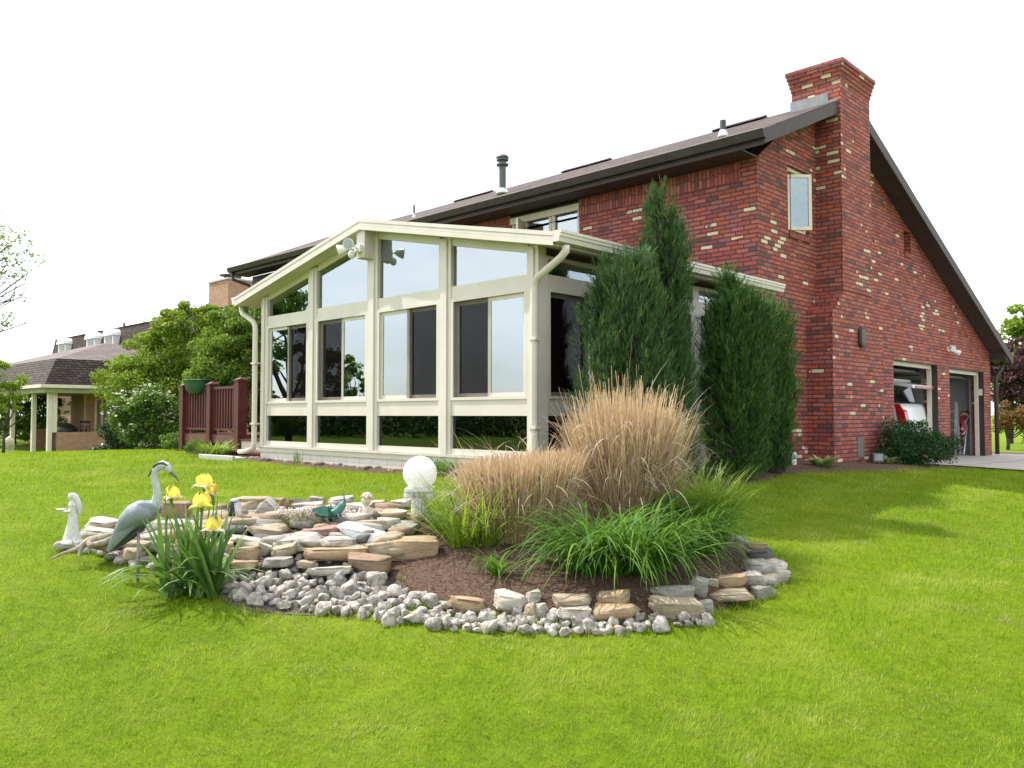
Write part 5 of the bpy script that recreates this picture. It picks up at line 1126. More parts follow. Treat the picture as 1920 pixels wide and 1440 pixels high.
STW = M('white_cast_stone', (.66, .66, .64), (.50, .50, .48), 40, .8, .003, 80); STC = M('cream_cast_stone', (.62, .55, .43), (.46, .40, .31), 30, .85, .004, 90)
f = Fig(0, 0, 6.72); r = f.r
bs = f(136, 1016); ang = empty('angel_statue', bs, 'small white robed angel statue holding out a dish on a flat stone', 'statue')
mb = MB()
mb.tube([f(135, 1014), f(135, 1000), f(136, 985), f(137, 970), f(137, 956), f(137, 946), f(136, 938)], [(r(15), r(17)), (r(11), r(13.5)), (r(8), r(10)), (r(7.5), r(8.5)), (r(7), r(8)), (r(8), r(9)), (r(3.5), r(4))], 16, side=F3)
mb.ball(f(134, 931), (r(6), r(6), r(7.4))); mb.tube([f(135, 940), f(135, 934)], r(3), 8)
mb.tube([f(137, 926), f(142, 932), f(147, 942), f(150, 952), f(149, 964)], [(r(6), r(4)), (r(7), r(4.5)), (r(6), r(5)), (r(5), r(4)), (r(2), r(1.5))], 10, side=F3)
for sg in (-1, 1): mb.tube([f(140, 945, sg*r(6)), f(135, 958, sg*r(7)), f(125, 959, sg*r(5)), f(116, 957, sg*r(1))], [r(3.4), r(3.1), r(2.6), r(2)], 8)
for k in range(7): a = -.9+k*.3; mb.tube([f(136+10*math.sin(a), 1008, -r(12*math.cos(a))), f(137+6*math.sin(a), 970, -r(7.5*math.cos(a)))], [r(1.8), r(1.0)], 6)
mb.build('figure', STW, ang, remesh=.0035)
mb = MB(); mb.lathe([(r(2), -r(2)), (r(7), -r(1)), (r(9), r(1)), (r(8), r(1)), (r(2), r(.2))], f(115, 955), 16); mb.build('dish', STW, ang, smooth=True)
mb = MB(); mb.lathe([(r(20), -r(3)), (r(20), 0), (r(17), r(3)), (r(15), r(5))], f(135, 1016), 20); mb.build('base', STW, ang, smooth=True)

f = Fig(0, 0, 7.05); r = f.r
gnm = empty('cherub_figurine', f(688, 972), 'small seated cream cherub figurine with curly hair leaning on a bowl', 'figurine')
mb = MB(); mb.tube([f(688, 974), f(688, 964), f(687, 955), f(687, 948)], [(r(11), r(13)), (r(12), r(15)), (r(9), r(11)), (r(4), r(4))], 14, side=F3); mb.ball(f(687, 938), (r(9.5), r(9.5), r(10)))
for sg in (-1, 1): mb.tube([f(687+sg*9, 953, -r(2)), f(687+sg*13, 962, -r(6)), f(687+sg*3, 966, -r(11))], [r(4.4), r(4), r(3.2)], 8); mb.tube([f(687+sg*6, 972, -r(3)), f(687+sg*12, 973, -r(12)), f(687+sg*8, 977, -r(15))], [r(5.4), r(4.8), r(3.2)], 8)
mb.ball(f(686, 940, -r(9.5)), r(1.6), 8, 6); mb.tube([f(696, 955, 0), f(706, 958, -r(2)), f(716, 957, -r(3))], [r(4), r(3.5), r(2.5)], 8)
mb.build('figure', STC, gnm, remesh=.0035)
mb = MB()
for k in range(26): a = k*2.4; e_ = .15+k/26*1.3; mb.ball(f(688+9.5*math.cos(a)*math.cos(e_), 934-8.5*math.sin(e_), r(9.5)*math.sin(a)*math.cos(e_)), r(3.1), 8, 6)
mb.build('curly_hair', STC, gnm, remesh=.004)
f = Fig(0, 0, 7.0); r = f.r; c_ = f(736, 978)
mb = MB(); mb.lathe([(r(16), 0), (r(19), r(3)), (r(24), r(14)), (r(26), r(15)), (r(28), r(17)), (r(28), r(20)), (r(25), r(20)), (r(22), r(15)), (r(2), r(14))], c_, 32)
mb.build('planter_bowl', M('tan_terracotta', (.42, .33, .24), (.52, .45, .36), 18, .8, .003, 60), label='shallow round tan planter bowl with a pale rim beside the cherub', cat='bowl', smooth=True)
# grasshopper figurine
f = Fig(0, 0, 6.85); r = f.r; VG = M('verdigris_metal', (.045, .15, .13), (.11, .24, .20), 30, .5, .001, 60, metal=.3)
gh = empty('grasshopper_figurine', f(626, 985), 'green metal grasshopper figurine standing on a ledge of the rock pile', 'figurine')
mb = MB(); mb.tube([f(586, 957), f(600, 963), f(615, 965), f(628, 962), f(637, 955), f(643, 946), f(646, 940)], [(r(2), r(2)), (r(5), r(6)), (r(6), r(8)), (r(6.5), r(8)), (r(6.5), r(8)), (r(5.5), r(7)), (r(2), r(3))], 14, side=F3); mb.build('body', VG, gh, smooth=True)
for sg in (-1, 1):
    mb = MB(); mb.prism([f(584, 954, sg*r(3)), f(602, 966, sg*r(7)), f(620, 966, sg*r(8)), f(622, 954, sg*r(7)), f(604, 949, sg*r(5))], F3*r(1.2)*sg); mb.build('wing', VG, gh)
    mb = MB(); mb.tube([f(627, 968, sg*r(7)), f(618, 947, sg*r(11)), f(617, 974, sg*r(12)), f(621, 985, sg*r(13))], [r(3), r(2.4), r(1.3), r(.9)], 8); mb.build('hind_leg', VG, gh, smooth=True)
    mb = MB(); mb.tube([f(634, 962, sg*r(6)), f(640, 972, sg*r(9)), f(648, 984, sg*r(9))], [r(1.6), r(1.3), r(1)], 8); mb.build('front_leg', VG, gh, smooth=True)
    mb = MB(); mb.tube([f(646, 940, sg*r(2)), f(645, 930, sg*r(5)), f(640, 922, sg*r(6))], [r(.8), r(.7), r(.4)], 6); mb.build('antenna', VG, gh, smooth=True)
mb = MB(); q0 = f(626, 987); mb.obox(q0, R3*r(30), F3*r(14), (0, 0, r(2.5))); mb.build('base', STC, gh, bevel=.008)
# squirrel, pipe stub, driftwood
f = Fig(0, 0, 7.35); r = f.r; SQ = M('brown_resin', (.26, .19, .12), (.17, .12, .08), 40, .8, .003, 90)
sq = empty('squirrel_figurine', f(538, 957), 'small brown squirrel figurine sitting on the back rim of the rock pile', 'figurine')
mb = MB(); mb.tube([f(536, 957), f(537, 948), f(541, 941)], [(r(6), r(7)), (r(6), r(7)), (r(4), r(4))], 12, side=F3); mb.ball(f(545, 938), (r(5), r(4.4), r(4.2))); mb.tube([f(543, 939), f(551, 940)], [r(3.5), r(1.6)], 8)
for sg in (-1, 1): mb.ball(f(543, 933.5, sg*r(2.5)), (r(1.6), r(1.2), r(2.4)), 8, 6); mb.tube([f(540, 946, sg*r(4)), f(546, 950, sg*r(3))], [r(2), r(1.4)], 6)
mb.build('body', SQ, sq, remesh=.003)
mb = MB(); mb.tube([f(532, 957), f(527, 948), f(529, 938), f(535, 934)], [r(3), r(4.5), r(4.5), r(2)], 10, side=F3); mb.build('tail', SQ, sq, smooth=True)
f = Fig(0, 0, 7.0); r = f.r
mb = MB(); mb.tube([f(435, 978), f(434, 955), f(437, 938)], [(r(7), r(7)), (r(7), r(7)), (r(6), r(6))], 10); ps = mb.build('pump_stub', BLACK, label='black pipe stub with a white cap at the waterfall', cat='pipe', smooth=True)
mb = MB(); mb.tube([f(447, 980), f(447, 955), f(443, 942)], [r(6), r(7), r(6)], 9); mb.ball(f(440, 938), (r(9), r(8), r(4)))
ps2 = mb.build('splashed_stone', M('white_crusted_stone', (.70, .70, .68), (.30, .30, .29), 30, .8, .006, 60), parent=ps, smooth=False)
DRW = M('driftwood_grey', (.40, .35, .28), (.22, .18, .14), 22, .9, .008, 50)
f = Fig(0, 0, 6.3); r = f.r
dw = empty('driftwood_root', (f(170, 1040)[0], f(170, 1040)[1], gz(*f(170, 1040)[:2])), 'grey twisted driftwood root lying between angel statue and heron', 'driftwood')
mb = MB(); mb.tube([f(112, 1044, -.15), f(130, 1034, -.1), f(152, 1027, -.05), f(166, 1014), f(190, 1009), f(212, 1004, .05), f(232, 998, .08)], [r(1.5), r(3), r(5), r(7.5), r(8), r(7), r(3)], 9)
mb.tube([f(160, 1018), f(157, 1030, -.05), f(160, 1040, -.1)], [r(6), r(4), r(2)], 8); mb.tube([f(166, 1012), f(176, 1021, -.06), f(205, 1014, -.08), f(222, 1002, -.05)], [r(5), r(6), r(6), r(2)], 8); mb.tube([f(150, 1028), f(140, 1022), f(134, 1012)], [r(4), r(2.5), r(1)], 7)
mb.build('root', DRW, dw, remesh=.006)

# ---------------------------------------------------------------- garage contents
gx = lambda px, X_: (lambda q: C0+(q-C0)*((X_)/(q-C0)[0]))(at(px, 700, 1))
WV = M('white_car_paint', (.72, .73, .74), (.70, .71, .72), 3, .25); RL = M('red_tail_lens', (.45, .01, .015), (.35, .01, .01), 5, .15); CG = M('car_glass', (.01, .012, .014), None, 5, .08)
car = empty('parked_minivan', (-8.3, 18.35, .56), 'white minivan parked tail-out in the garage with its tailgate raised', 'minivan')
cy0, cy1, fz = 17.80, 19.48, .56; xr = -6.08
mb = MB()
sec = [(xr-.05, .32), (xr, .45), (xr+.02, .80), (xr-.04, 1.10), (xr-.10, 1.18), (-9.2, 1.16), (-10.4, 1.02), (-11.0, .92), (-11.3, .62), (-11.3, .32)]
mb.prism([(x, cy0, fz+z) for x, z in sec], (0, cy1-cy0, 0)); mb.build('body', WV, car, bevel=.05)
mb = MB(); mb.prism([(x, cy0+.08, fz+z) for x, z in [(xr-.30, 1.18), (xr-.42, 1.66), (-8.6, 1.72), (-9.3, 1.62), (-10.0, 1.16)]], (0, cy1-cy0-.16, 0)); mb.build('cabin', CG, car, bevel=.05)
mb = MB(); mb.prism([(xr-.42, cy0+.05, fz+1.665), (-8.6, cy0+.05, fz+1.725), (-9.3, cy0+.05, fz+1.63), (-9.3, cy0+.05, fz+1.68), (-8.6, cy0+.05, fz+1.78), (xr-.42, cy0+.05, fz+1.72)], (0, cy1-cy0-.1, 0)); mb.build('roof', WV, car)
mb = MB(); mb.prism([(xr-.42, cy0+.08, fz+1.66), (xr+.14, cy0+.08, fz+1.56), (xr+.15, cy0+.08, fz+1.49), (xr-.42, cy0+.08, fz+1.60)], (0, cy1-cy0-.16, 0)); tg = mb.build('tailgate', WV, car, bevel=.015)
mb = MB(); mb.box(xr+.155, xr+.17, cy0+.2, cy1-.2, fz+1.50, fz+1.545); mb.build('brake_light', RL, tg)
for y0, y1 in ((cy0-.012, cy0+.17), (cy1-.17, cy1+.012)):
    mb = MB(); mb.prism([(xr-.10, y0, fz+1.17), (xr+.0, y0, fz+1.0), (xr+.035, y0, fz+.80), (xr+.03, y0, fz+.68), (xr-.13, y0, fz+.72), (xr-.2, y0, fz+1.17)], (0, y1-y0, 0)); mb.build('tail_light', RL, car, bevel=.01)
mb = MB(); mb.box(xr-.1, xr+.07, cy0+.02, cy1-.02, fz+.30, fz+.52); mb.build('bumper', M('grey_bumper', (.10, .10, .11), None, 5, .5), car, bevel=.03)
mb = MB(); mb.box(xr+.022, xr+.03, cy0+.62, cy0+1.07, fz+.62, fz+.76); mb.build('licence_plate', M('plate_blue', (.12, .16, .30), (.6, .6, .62), 30, .4), car)
for x in (-7.0, -10.2):
    for y in (cy0+.1, cy1-.1):
        mb = MB(); mb.tube([(x, y-.1, fz+.33), (x, y+.1, fz+.33)], .33, 24); wh = mb.build('wheel', BLACK, car)
        mb = MB(); mb.tube([(x, y-.105, fz+.33), (x, y+.105, fz+.33)], .2, 16); mb.build('rim', GREYM, wh)
ALU = M('aluminium', (.62, .63, .64), (.5, .5, .52), 9, .35, metal=.4)
def P_(px, y, X_): p = at(px, y, 1)-C0; return C0+p*(X_/p[0])
ld = empty('step_ladder', P_(1795, 852, -6.4)*[1, 1, 0]+(0, 0, .52), 'aluminium step ladder standing in the garage doorway furthest from the chimney', 'ladder')
zb = .52
for a, b_, c_, e_ in ((1790, 1793, 1.62, -6.4), (1800, 1793, 1.62, -6.4)):
    p0 = P_(a, 800, e_); p1 = P_(b_, 800, e_)
    for dx in (0, -.42): mb = MB(); mb.bar((p0[0]+dx, p0[1], zb), (p1[0]+dx*.8, p1[1], c_+.2), .05, .025); mb.build('rail', ALU, ld)
p0 = P_(1790, 800, -6.4); p1 = P_(1793, 800, -6.4)
for k in range(5): t_ = (k+.6)/5.6; mb = MB(); mb.box(p0[0]-.42, p0[0], p0[1]+(p1[1]-p0[1])*t_-.04, p0[1]+(p1[1]-p0[1])*t_+.04, zb+t_*1.3-.012, zb+t_*1.3+.012); mb.build('step', ALU, ld)
for i, (a, b_, h_) in enumerate(((1806, 1822, 1.55), (1813, 1826, 1.2))):
    p0 = P_(a, 800, -6.3-.1*i); p1 = P_(b_, 800, -6.3-.1*i); mb = MB(); mb.tube([(p0[0], p0[1], .51), (p1[0], p1[1], .51+h_)], .02, 8)
    mb.build('metal_pole', ALU, label=['longer metal pole leaning beside the rolled flag', 'shorter metal pole leaning behind the longer one by the flag'][i], cat='pole')
FL, t, b = nodes('striped_flag'); g = t.nodes.new('ShaderNodeNewGeometry'); sp = t.nodes.new('ShaderNodeSeparateXYZ'); t.links.new(g.outputs['Position'], sp.inputs[0])
q_ = math_(t, 'FRACT', math_(t, 'MULTIPLY', math_(t, 'ADD', sp.outputs[2], math_(t, 'MULTIPLY', sp.outputs[1], -2.4)), 4.2))
t.links.new(mixc(t, math_(t, 'GREATER_THAN', q_, .62), (.33, .02, .03), (.62, .60, .58)), b.inputs['Base Color'])
fg = empty('rolled_flag', P_(1808, 800, -6.35)*[1, 1, 0]+(0, 0, .52), 'red and white striped flag hanging loosely from its leaning pole in the garage', 'flag')
mb = MB(); pp = [P_(x, y, -6.35) for x, y in ((1818, 742), (1815, 760), (1808, 785), (1805, 805), (1808, 835))]; mb.tube(pp, [(.04, .05), (.07, .11), (.08, .13), (.08, .10), (.03, .03)], 14); mb.build('cloth', FL, fg, smooth=True)
mb = MB(); mb.tube([P_(1820, 735, -6.37), (*P_(1809, 800, -6.37)[:2], .52)], .014, 8); mb.build('pole', DW, fg)
p = P_(1795, 757, -6.7); bk = empty('bicycle', (p[0]-.3, p[1], .52), 'dark bicycle with upright handlebars behind the ladder in the garage', 'bicycle')
for x in (-.1, -1.1): mb = MB(); c_ = np.array([p[0]+x, p[1]+.1, .52+.33]); mb.tube([c_+(.33*math.cos(a), 0, .33*math.sin(a)) for a in np.linspace(0, 2*math.pi, 25)], .018, 6, side=(0, 1, 0), cap=False); mb.build('wheel', BLACK, bk)
mb = MB(); b0 = np.array([p[0], p[1]+.1, .52]); A_, B_, C_, D_ = b0+(-.1, 0, .33), b0+(-.28, 0, .85), b0+(-.75, 0, .8), b0+(-1.1, 0, .33)
for s_, e_ in ((A_, B_), (B_, C_), (C_, D_), (C_, b0+(-.6, 0, .3)), (b0+(-.6, 0, .3), B_), (B_, b0+(-.22, 0, 1.05))): mb.tube([s_, e_], .015, 6)
mb.build('frame', BLACK, bk)
mb = MB(); mb.tube([b0+(-.05, -.3, 1.1), b0+(-.2, -.15, 1.08), b0+(-.22, 0, 1.05), b0+(-.2, .15, 1.08), b0+(-.05, .3, 1.1)], .014, 6); mb.build('handlebar', GREYM, bk)
p = P_(1838, 742, HX); mb = MB(); mb.box(HX-.10, HX-.08+.0, p[1]-.05, p[1]+.05, 1.93, 2.18) if False else mb.box(HX-.112, HX-.03, G2[1]-.025, G2[1]-.0125, 1.98, 2.14)
mb.build('door_keypad', CREAM2, label='small cream keypad on the dark return of the far garage doorway', cat='keypad')
# wall plaque, floodlight
p = P_(1616, 630, HX); pl_ = MB()
prof = [(-.13, -.12), (-.13, .10), (-.06, .17), (.06, .17), (.13, .10), (.13, -.12), (.06, -.17), (-.06, -.17)]
# (the plaque is a small oval sign with a raised rim)
pq = empty('wall_plaque', (CX, 13.86, 2.80), 'small dark oval house plaque on the broad foot of the brick chimney', 'plaque')
mb = MB(); mb.prism([(CX+.003, 13.86+a*.85, 2.80+b_) for a, b_ in prof], (.05, 0, 0)); mb.build('backing', BROWN2, pq, bevel=.01)
mb = MB(); mb.prism([(CX+.054, 13.86+a*.62, 2.80+b_*.78) for a, b_ in prof], (.008, 0, 0)); mb.build('face', M('plaque_face', (.13, .13, .12), (.05, .05, .05), 26, .6), pq)
p = P_(1776, 655, HX); sl_ = empty('security_light', (HX, p[1], p[2]), 'white twin-headed floodlight on the brick above the garage doorways', 'floodlight')
mb = MB(); mb.tube([(HX+.003, p[1], p[2]), (HX+.04, p[1], p[2])], .055, 14); mb.build('mounting_box', WHITE, sl_)
for s_ in (-1, 1):
    mb = MB(); c_ = p+np.array([.12, s_*.13, -.04 if s_ > 0 else .04]); mb.tube([p+(.03, 0, 0), c_], .014, 6); mb.tube([c_-(.03, 0, 0), c_+(.0, s_*.03, -.01), c_+(.07, s_*.08, -.05)], [.03, .05, .065], 12); mb.build('lamp_head', WHITE, sl_, smooth=False)
# things at the foot of the wall
p, d = G(1645, 874); gl_ = empty('ground_floodlight', p, 'low grey floodlight box on the mulch in front of the brick gable', 'floodlight')
mb = MB(); mb.obox(p+(0, 0, .13), R3*.09, F3*.05, (0, 0, .075)); mb.build('housing', M('black_cast_box', (.05, .05, .055), (.1, .1, .1), 20, .4), gl_, bevel=.01)
mb = MB(); mb.obox(p+(0, 0, .14)-F3*.052, R3*.065, F3*.004, (0, 0, .05)); mb.build('lens', M('grey_lens', (.30, .34, .38), None, 5, .1), gl_)
mb = MB(); mb.tube([p-(0, 0, .05), p+(0, 0, .06)], .02, 8); mb.build('stake', BLACK, gl_)
p, d = G(1488, 876); wl = empty('white_post_light', p, 'short white meter post at the foot of the brick wall beside the dark juniper', 'post')
mb = MB(); mb.obox(p+(0, 0, .12), R3*.035, F3*.03, (0, 0, .09)); mb.build('head', WHITE, wl, bevel=.008)
mb = MB(); mb.tube([p-(0, 0, .05), p+(0, 0, .05)], .02, 8); mb.build('stem', WHITE, wl)
mb = MB(); mb.obox(p+(0, 0, .15)-F3*.032, R3*.02, F3*.003, (0, 0, .03)); mb.build('face', GREYM, wl)
for i, (px, py, k) in enumerate(((18, 851, 0), (193, 846, 1))):
    d = 26 if i == 0 else 30; q0 = at(px, 778, d); q0[2] = gz(q0[0], q0[1]); mb = MB()
    if k == 0: mb.lathe([(.10, 0), (.09, .05), (.05, .08), (.05, .22), (.13, .28), (.16, .42), (.12, .52), (.05, .58), (.02, .62)], q0, 16)
    else: mb.lathe([(.16, 0), (.12, .06), (.05, .28), (.02, .38)], q0, 12)
    mb.build('garden_ornament', [STC, WHITE][k], label=['pale urn-shaped ornament on the lawn before the tan house porch', 'small white cone ornament at the foot of the tan porch wall'][i], cat='ornament', smooth=True)

# ---------------------------------------------------------------- plants of the bed
DRY = leafm('dry_stalk', (.42, .29, .17), (.66, .50, .32), (.84, .72, .52), trans=.35, rough=.7, vs=5, tcol=(.5, .33, .16))
DRYW_ = leafm('bleached_blade', (.50, .42, .32), (.66, .60, .50), trans=.25, rough=.6)
STRAP = leafm('strap_leaf', (.03, .10, .012), (.09, .20, .022), (.22, .35, .05), trans=.38, rough=.5, vs=3, spec=.25, tcol=(.2, .4, .04))
STRAPY = leafm('yellow_strap_leaf', (.08, .17, .015), (.20, .31, .03), (.36, .44, .07), trans=.45, rough=.4, vs=3, spec=.5, tcol=(.4, .55, .05))
IRL = leafm('iris_leaf', (.07, .16, .04), (.14, .26, .06), (.26, .38, .10), trans=.35, rough=.4, vs=4, spec=.4, tcol=(.2, .38, .06))
def clump(n, c_, rb, ln, wd, t0, t1, K=5, pw=1.2, phi=None, sq=1.0, tw=.3, bend=None):
    """n blades out of an ellipse about c_; leaning outwards more at the rim"""
    a = rng.uniform(0, 2*math.pi, n); q = np.sqrt(rng.uniform(0, 1, n)); X = c_[0]+rb*q*np.cos(a); Y = c_[1]+rb*q*np.sin(a)
    B = np.stack([X, Y, np.full(n, c_[2])-.01], 1); ph = a+rng.normal(size=n)*.5 if phi is None else rng.uniform(*phi, n)
    L_ = rng.uniform(*ln, n); W_ = rng.uniform(*wd, n)
    th0 = rng.uniform(*t0, n)*(.35+.65*q); th1 = rng.uniform(*t1, n)
    return ribbons(B, ph, L_, W_, th0, th1, K, pw, tw=rng.normal(size=n)*tw)
def gp_(d, s): x, y = ds(d, s); return np.array([x, y, bz(x, y)])
# dry ornamental grass: one tall clump and one cut lower
for nm, d, s, rx, hh, n, lb, sd in (('big', 6.95, .96, .50, 1.00, 4000, 'tall sheaf of dry tan ornamental grass, the higher of the two in the bed', 1), ('low', 6.62, .06, .48, .64, 4300, 'lower flat-topped clump of dry tan ornamental grass beside the green blades', 2)):
    rng = np.random.default_rng(sd); c_ = gp_(d, s); r_ = empty('ornamental_grass', c_, lb, 'ornamental grass', 'dry ornamental grasses')
    a = rng.uniform(0, 2*math.pi, n); q = np.sqrt(rng.uniform(0, 1, n)); u_, v_ = rx*.62*q*np.cos(a), rx*.5*q*np.sin(a)
    if nm == 'low': u_ = u_*1.32
    B = np.stack([c_[0]+RT[0]*u_+FH[0]*v_, c_[1]+RT[1]*u_+FH[1]*v_, np.full(n, c_[2]-.02)], 1); ph = np.arctan2(B[:, 1]-c_[1], B[:, 0]-c_[0])+rng.normal(size=n)*.5
    lean = (.03+.20*q)*rng.uniform(.2, 1.5, n); cut = hh*(1+.15*rng.normal(size=n))*(1.0-.12*q**2) if nm == 'big' else hh*rng.uniform(.68, 1.12, n)*(1+.10*u_/.5)
    parts = [ribbons(B, ph, cut, rng.uniform(.005, .013, n), lean*.6, lean*1.2+rng.normal(size=n)*.10, 3, 1, tw=rng.normal(size=n)*1.2, tip=.5)]
    n2 = n//2; k = rng.integers(0, n, n2); parts.append(ribbons(B[k]+(0, 0, 0), ph[k]+rng.normal(size=n2)*.8, cut[k]*rng.uniform(.4, .85, n2), rng.uniform(.004, .012, n2), lean[k]+.1, lean[k]+rng.uniform(.4, 1.6, n2), 4, 1.6, tw=rng.normal(size=n2)))
    V, Fq = join(parts); raw('stalks', V, Fq, DRY, parent=r_)
    n3 = 650 if nm == 'big' else 300; k = rng.integers(0, n, n3)
    B3 = B[k]+np.stack([np.sin(lean[k])*np.cos(ph[k]), np.sin(lean[k])*np.sin(ph[k]), np.cos(lean[k])], 1)*(cut[k]*rng.uniform(.25, .8, n3))[:, None]
    V, Fq = ribbons(B3, ph[k]+rng.normal(size=n3)*.5, rng.uniform(.18, .66, n3), rng.uniform(.005, .014, n3), rng.uniform(.1, 1.2, n3), rng.uniform(1.0, 2.9, n3), 8, 1.1, tw=rng.normal(size=n3)*.4)
    raw('bleached_blades', V, Fq, DRYW_, parent=r_)
    n4 = 900 if nm == 'big' else 450; k = rng.integers(0, n, n4)
    B4 = B[k]+np.stack([np.sin(lean[k])*np.cos(ph[k]), np.sin(lean[k])*np.sin(ph[k]), np.cos(lean[k])], 1)*(cut[k]*rng.uniform(.35, .8, n4))[:, None]
    V, Fq = ribbons(B4, ph[k]+rng.normal(size=n4)*.6, rng.uniform(.25, .60, n4), rng.uniform(.003, .008, n4), rng.uniform(.1, .7, n4), rng.uniform(.6, 2.2, n4), 6, 1.2, tw=rng.normal(size=n4)*.6); raw('bent_blades', V, Fq, DRY, parent=r_)
    if nm == 'big':
        V, Fq = ribbons(np.array([c_+(0, 0, .9), c_+(RT*.25)+(0, 0, .8), c_+(RT*.3)+(0, 0, .7)]), [YAW, YAW, YAW-.2], [.85, .6, .75], [.010, .008, .009], [.05, .8, .6], [.12, 1.9, 2.0], 8, 1.)
        raw('long_stem', V, Fq, DRY, parent=r_)
# green growth under and around
rng = np.random.default_rng(11)
def plant(name, parts, m, label, cat, group=None):
    V, Fq = join(parts); return raw(name, V, Fq, m, label=label, cat=cat, group=group)
plant('daylily', [clump(230, gp_(5.78, .70)+(RT*(dx)), .13, (.34, .98), (.014, .026), (.05, .95), (1.8, 3.05), 8, 1.35) for dx in (-.16, .04, .22)], STRAP, 'large daylily clump arching over the front of the mulch', 'daylily', 'daylilies of the island bed')
plant('daylily', [clump(260, gp_(6.3, 1.33)+RT*dx+F3*dy, .14, (.34, .80), (.011, .020), (.05, 1.0), (1.5, 3.0), 8, 1.3) for dx, dy in ((-.10, 0), (.12, .1))], STRAP, 'daylily clump on the uphill curve of the bed beside the tall dry grass', 'daylily', 'daylilies of the island bed')
plant('daylily', [clump(380, gp_(6.9, 1.52)+RT*dx, .2, (.50, .84), (.007, .014), (.05, .5), (.8, 2.3), 7, 1.4) for dx in (-.14, .10)], leafm('fine_strap_leaf', (.05, .14, .015), (.16, .28, .03), (.32, .42, .06), trans=.45, rough=.4, vs=3, tcol=(.4, .55, .05)), 'fine-bladed bright green mound behind the daylilies, by the house side of the bed', 'grass clump', 'daylilies of the island bed')
plant('daylily', [clump(160, gp_(6.45, -.33)+RT*dx, .11, (.40, .92), (.008, .016), (.15, 1.05), (.9, 2.4), 8, 1.3) for dx in (-.05, .12)], STRAPY, 'yellow-green blades spraying out beside the globe lamp column', 'daylily', 'daylilies of the island bed')
plant('daylily', [clump(150, gp_(6.85, -.52), .14, (.30, .50), (.010, .018), (.1, .7), (1.0, 2.3), 6, 1.2)], STRAP, 'dark green leafy clump low between lamp column and dry grass', 'daylily', 'daylilies of the island bed')
plant('daylily', [clump(34, gp_(5.75, -.10), .03, (.22, .38), (.018, .026), (.1, .7), (1.6, 3.0), 7, 1.3)], STRAP, 'small lone daylily plant in front of the low dry grass', 'daylily', 'daylilies of the island bed')
plant('daylily', [clump(130, gp_(7.45, .42)+RT*dx, .16, (.55, .80), (.012, .020), (.1, .5), (.7, 1.8), 6, 1.2) for dx in (-.1, .22)], STRAPY, 'bright yellow-green blades rising behind the low dry grass', 'daylily', 'daylilies of the island bed')
p, d = G(761, 1097); plant('weed', [clump(50, np.array([p[0], p[1], bz(p[0], p[1])]), .04, (.03, .06), (.004, .008), (.3, 1), (.8, 2), 3)], STRAPY, 'tiny bright green weed in the bare mulch', 'weed')
p = np.array([-7.35, 6.25, gz(-7.35, 6.25)]); plant('grass_tuft', [clump(420, p, .16, (.18, .36), (.006, .012), (.1, .8), (.9, 2.3), 5)], STRAP, 'dark grassy tuft against the sunroom skirting behind the lamp', 'grass clump')
p = np.array([-10.45, 6.33, gz(-10.45, 6.33)]); plant('iris_shoots', [clump(22, p, .10, (.12, .28), (.010, .018), (.0, .3), (.1, .5), 3)], IRL, 'few short upright iris shoots against the sunroom skirting', 'iris')
b_ = base(405, 13.9); plant('grass_clump', [clump(380, np.array(b_), .16, (.28, .48), (.012, .022), (.2, .9), (1.2, 2.4), 5)], STRAPY, 'yellow-green fountain grass clump in front of the deck steps', 'grass clump')
# iris with its blooms
ib, idd = G(362, 1118); ib = np.array([ib[0], ib[1], ib[2]]); ir = empty('iris', ib, 'clump of sword-leaved iris with yellow and white blooms beside the heron', 'iris')
rng = np.random.default_rng(21); parts = []
for k in range(13):
    c_ = ib+RT*rng.uniform(-.17, .17)+F3*rng.uniform(-.1, .12); a0 = rng.uniform(0, math.pi)
    n = 9; ph = np.where(rng.uniform(0, 1, n) < .5, a0, a0+math.pi)+rng.normal(size=n)*.15
    side_ = rng.uniform(.0, 1.15, n); B = np.repeat(c_[None], n, 0)+rng.normal(size=(n, 3))*np.array([.015, .015, 0])
    parts.append(ribbons(B, ph, rng.uniform(.42, .82, n)*(1-.10*side_), rng.uniform(.034, .058, n), side_*.7, side_+rng.uniform(0, .5, n)+(side_ > .72)*1.0, 6, 1.4, tw=rng.normal(size=n)*.5))
V, Fq = join(parts); raw('leaves', V, Fq, IRL, parent=ir)
YP = leafm('yellow_petal', (.80, .66, .10), (.88, .80, .26), trans=.4, rough=.5, tcol=(.95, .8, .1)); WP = leafm('white_petal', (.85, .78, .55), (.82, .55, .38), trans=.35, rough=.5, tcol=(.9, .8, .5)); OP = leafm('orange_bud', (.75, .38, .04), (.8, .5, .06), trans=.3)
def petal(c_, ph, L_, w_, t0, t1, sag=0):
    n = 7; m_ = 5; hx = np.array([math.cos(ph), math.sin(ph), 0]); sd = np.array([-math.sin(ph), math.cos(ph), 0]); p = np.array(c_, float); P = []
    for i in range(n):
        t = i/(n-1); th = t0+(t1-t0)*t; dr = hx*math.sin(th)+np.array([0, 0, 1])*math.cos(th); nr = np.cross(sd, dr)
        w1 = w_*math.sin(math.pi*min(1, .12+t*.88)**.8)*(.5+.5*t)+.004
        for j in range(m_): q = (j/(m_-1)-.5)*2; P.append(p+sd*q*w1*.5+nr*(q*q*w1*.22+.004*math.sin(9*t+5*q))+dr*(-.12*q*q*L_*t))
        p = p+dr*L_/(n-1)
    i = np.arange((n-1)*(m_-1)); r0 = i//(m_-1); c0 = i % (m_-1); a = r0*m_+c0
    return np.array(P), np.stack([a, a+1, a+1+m_, a+m_], 1)
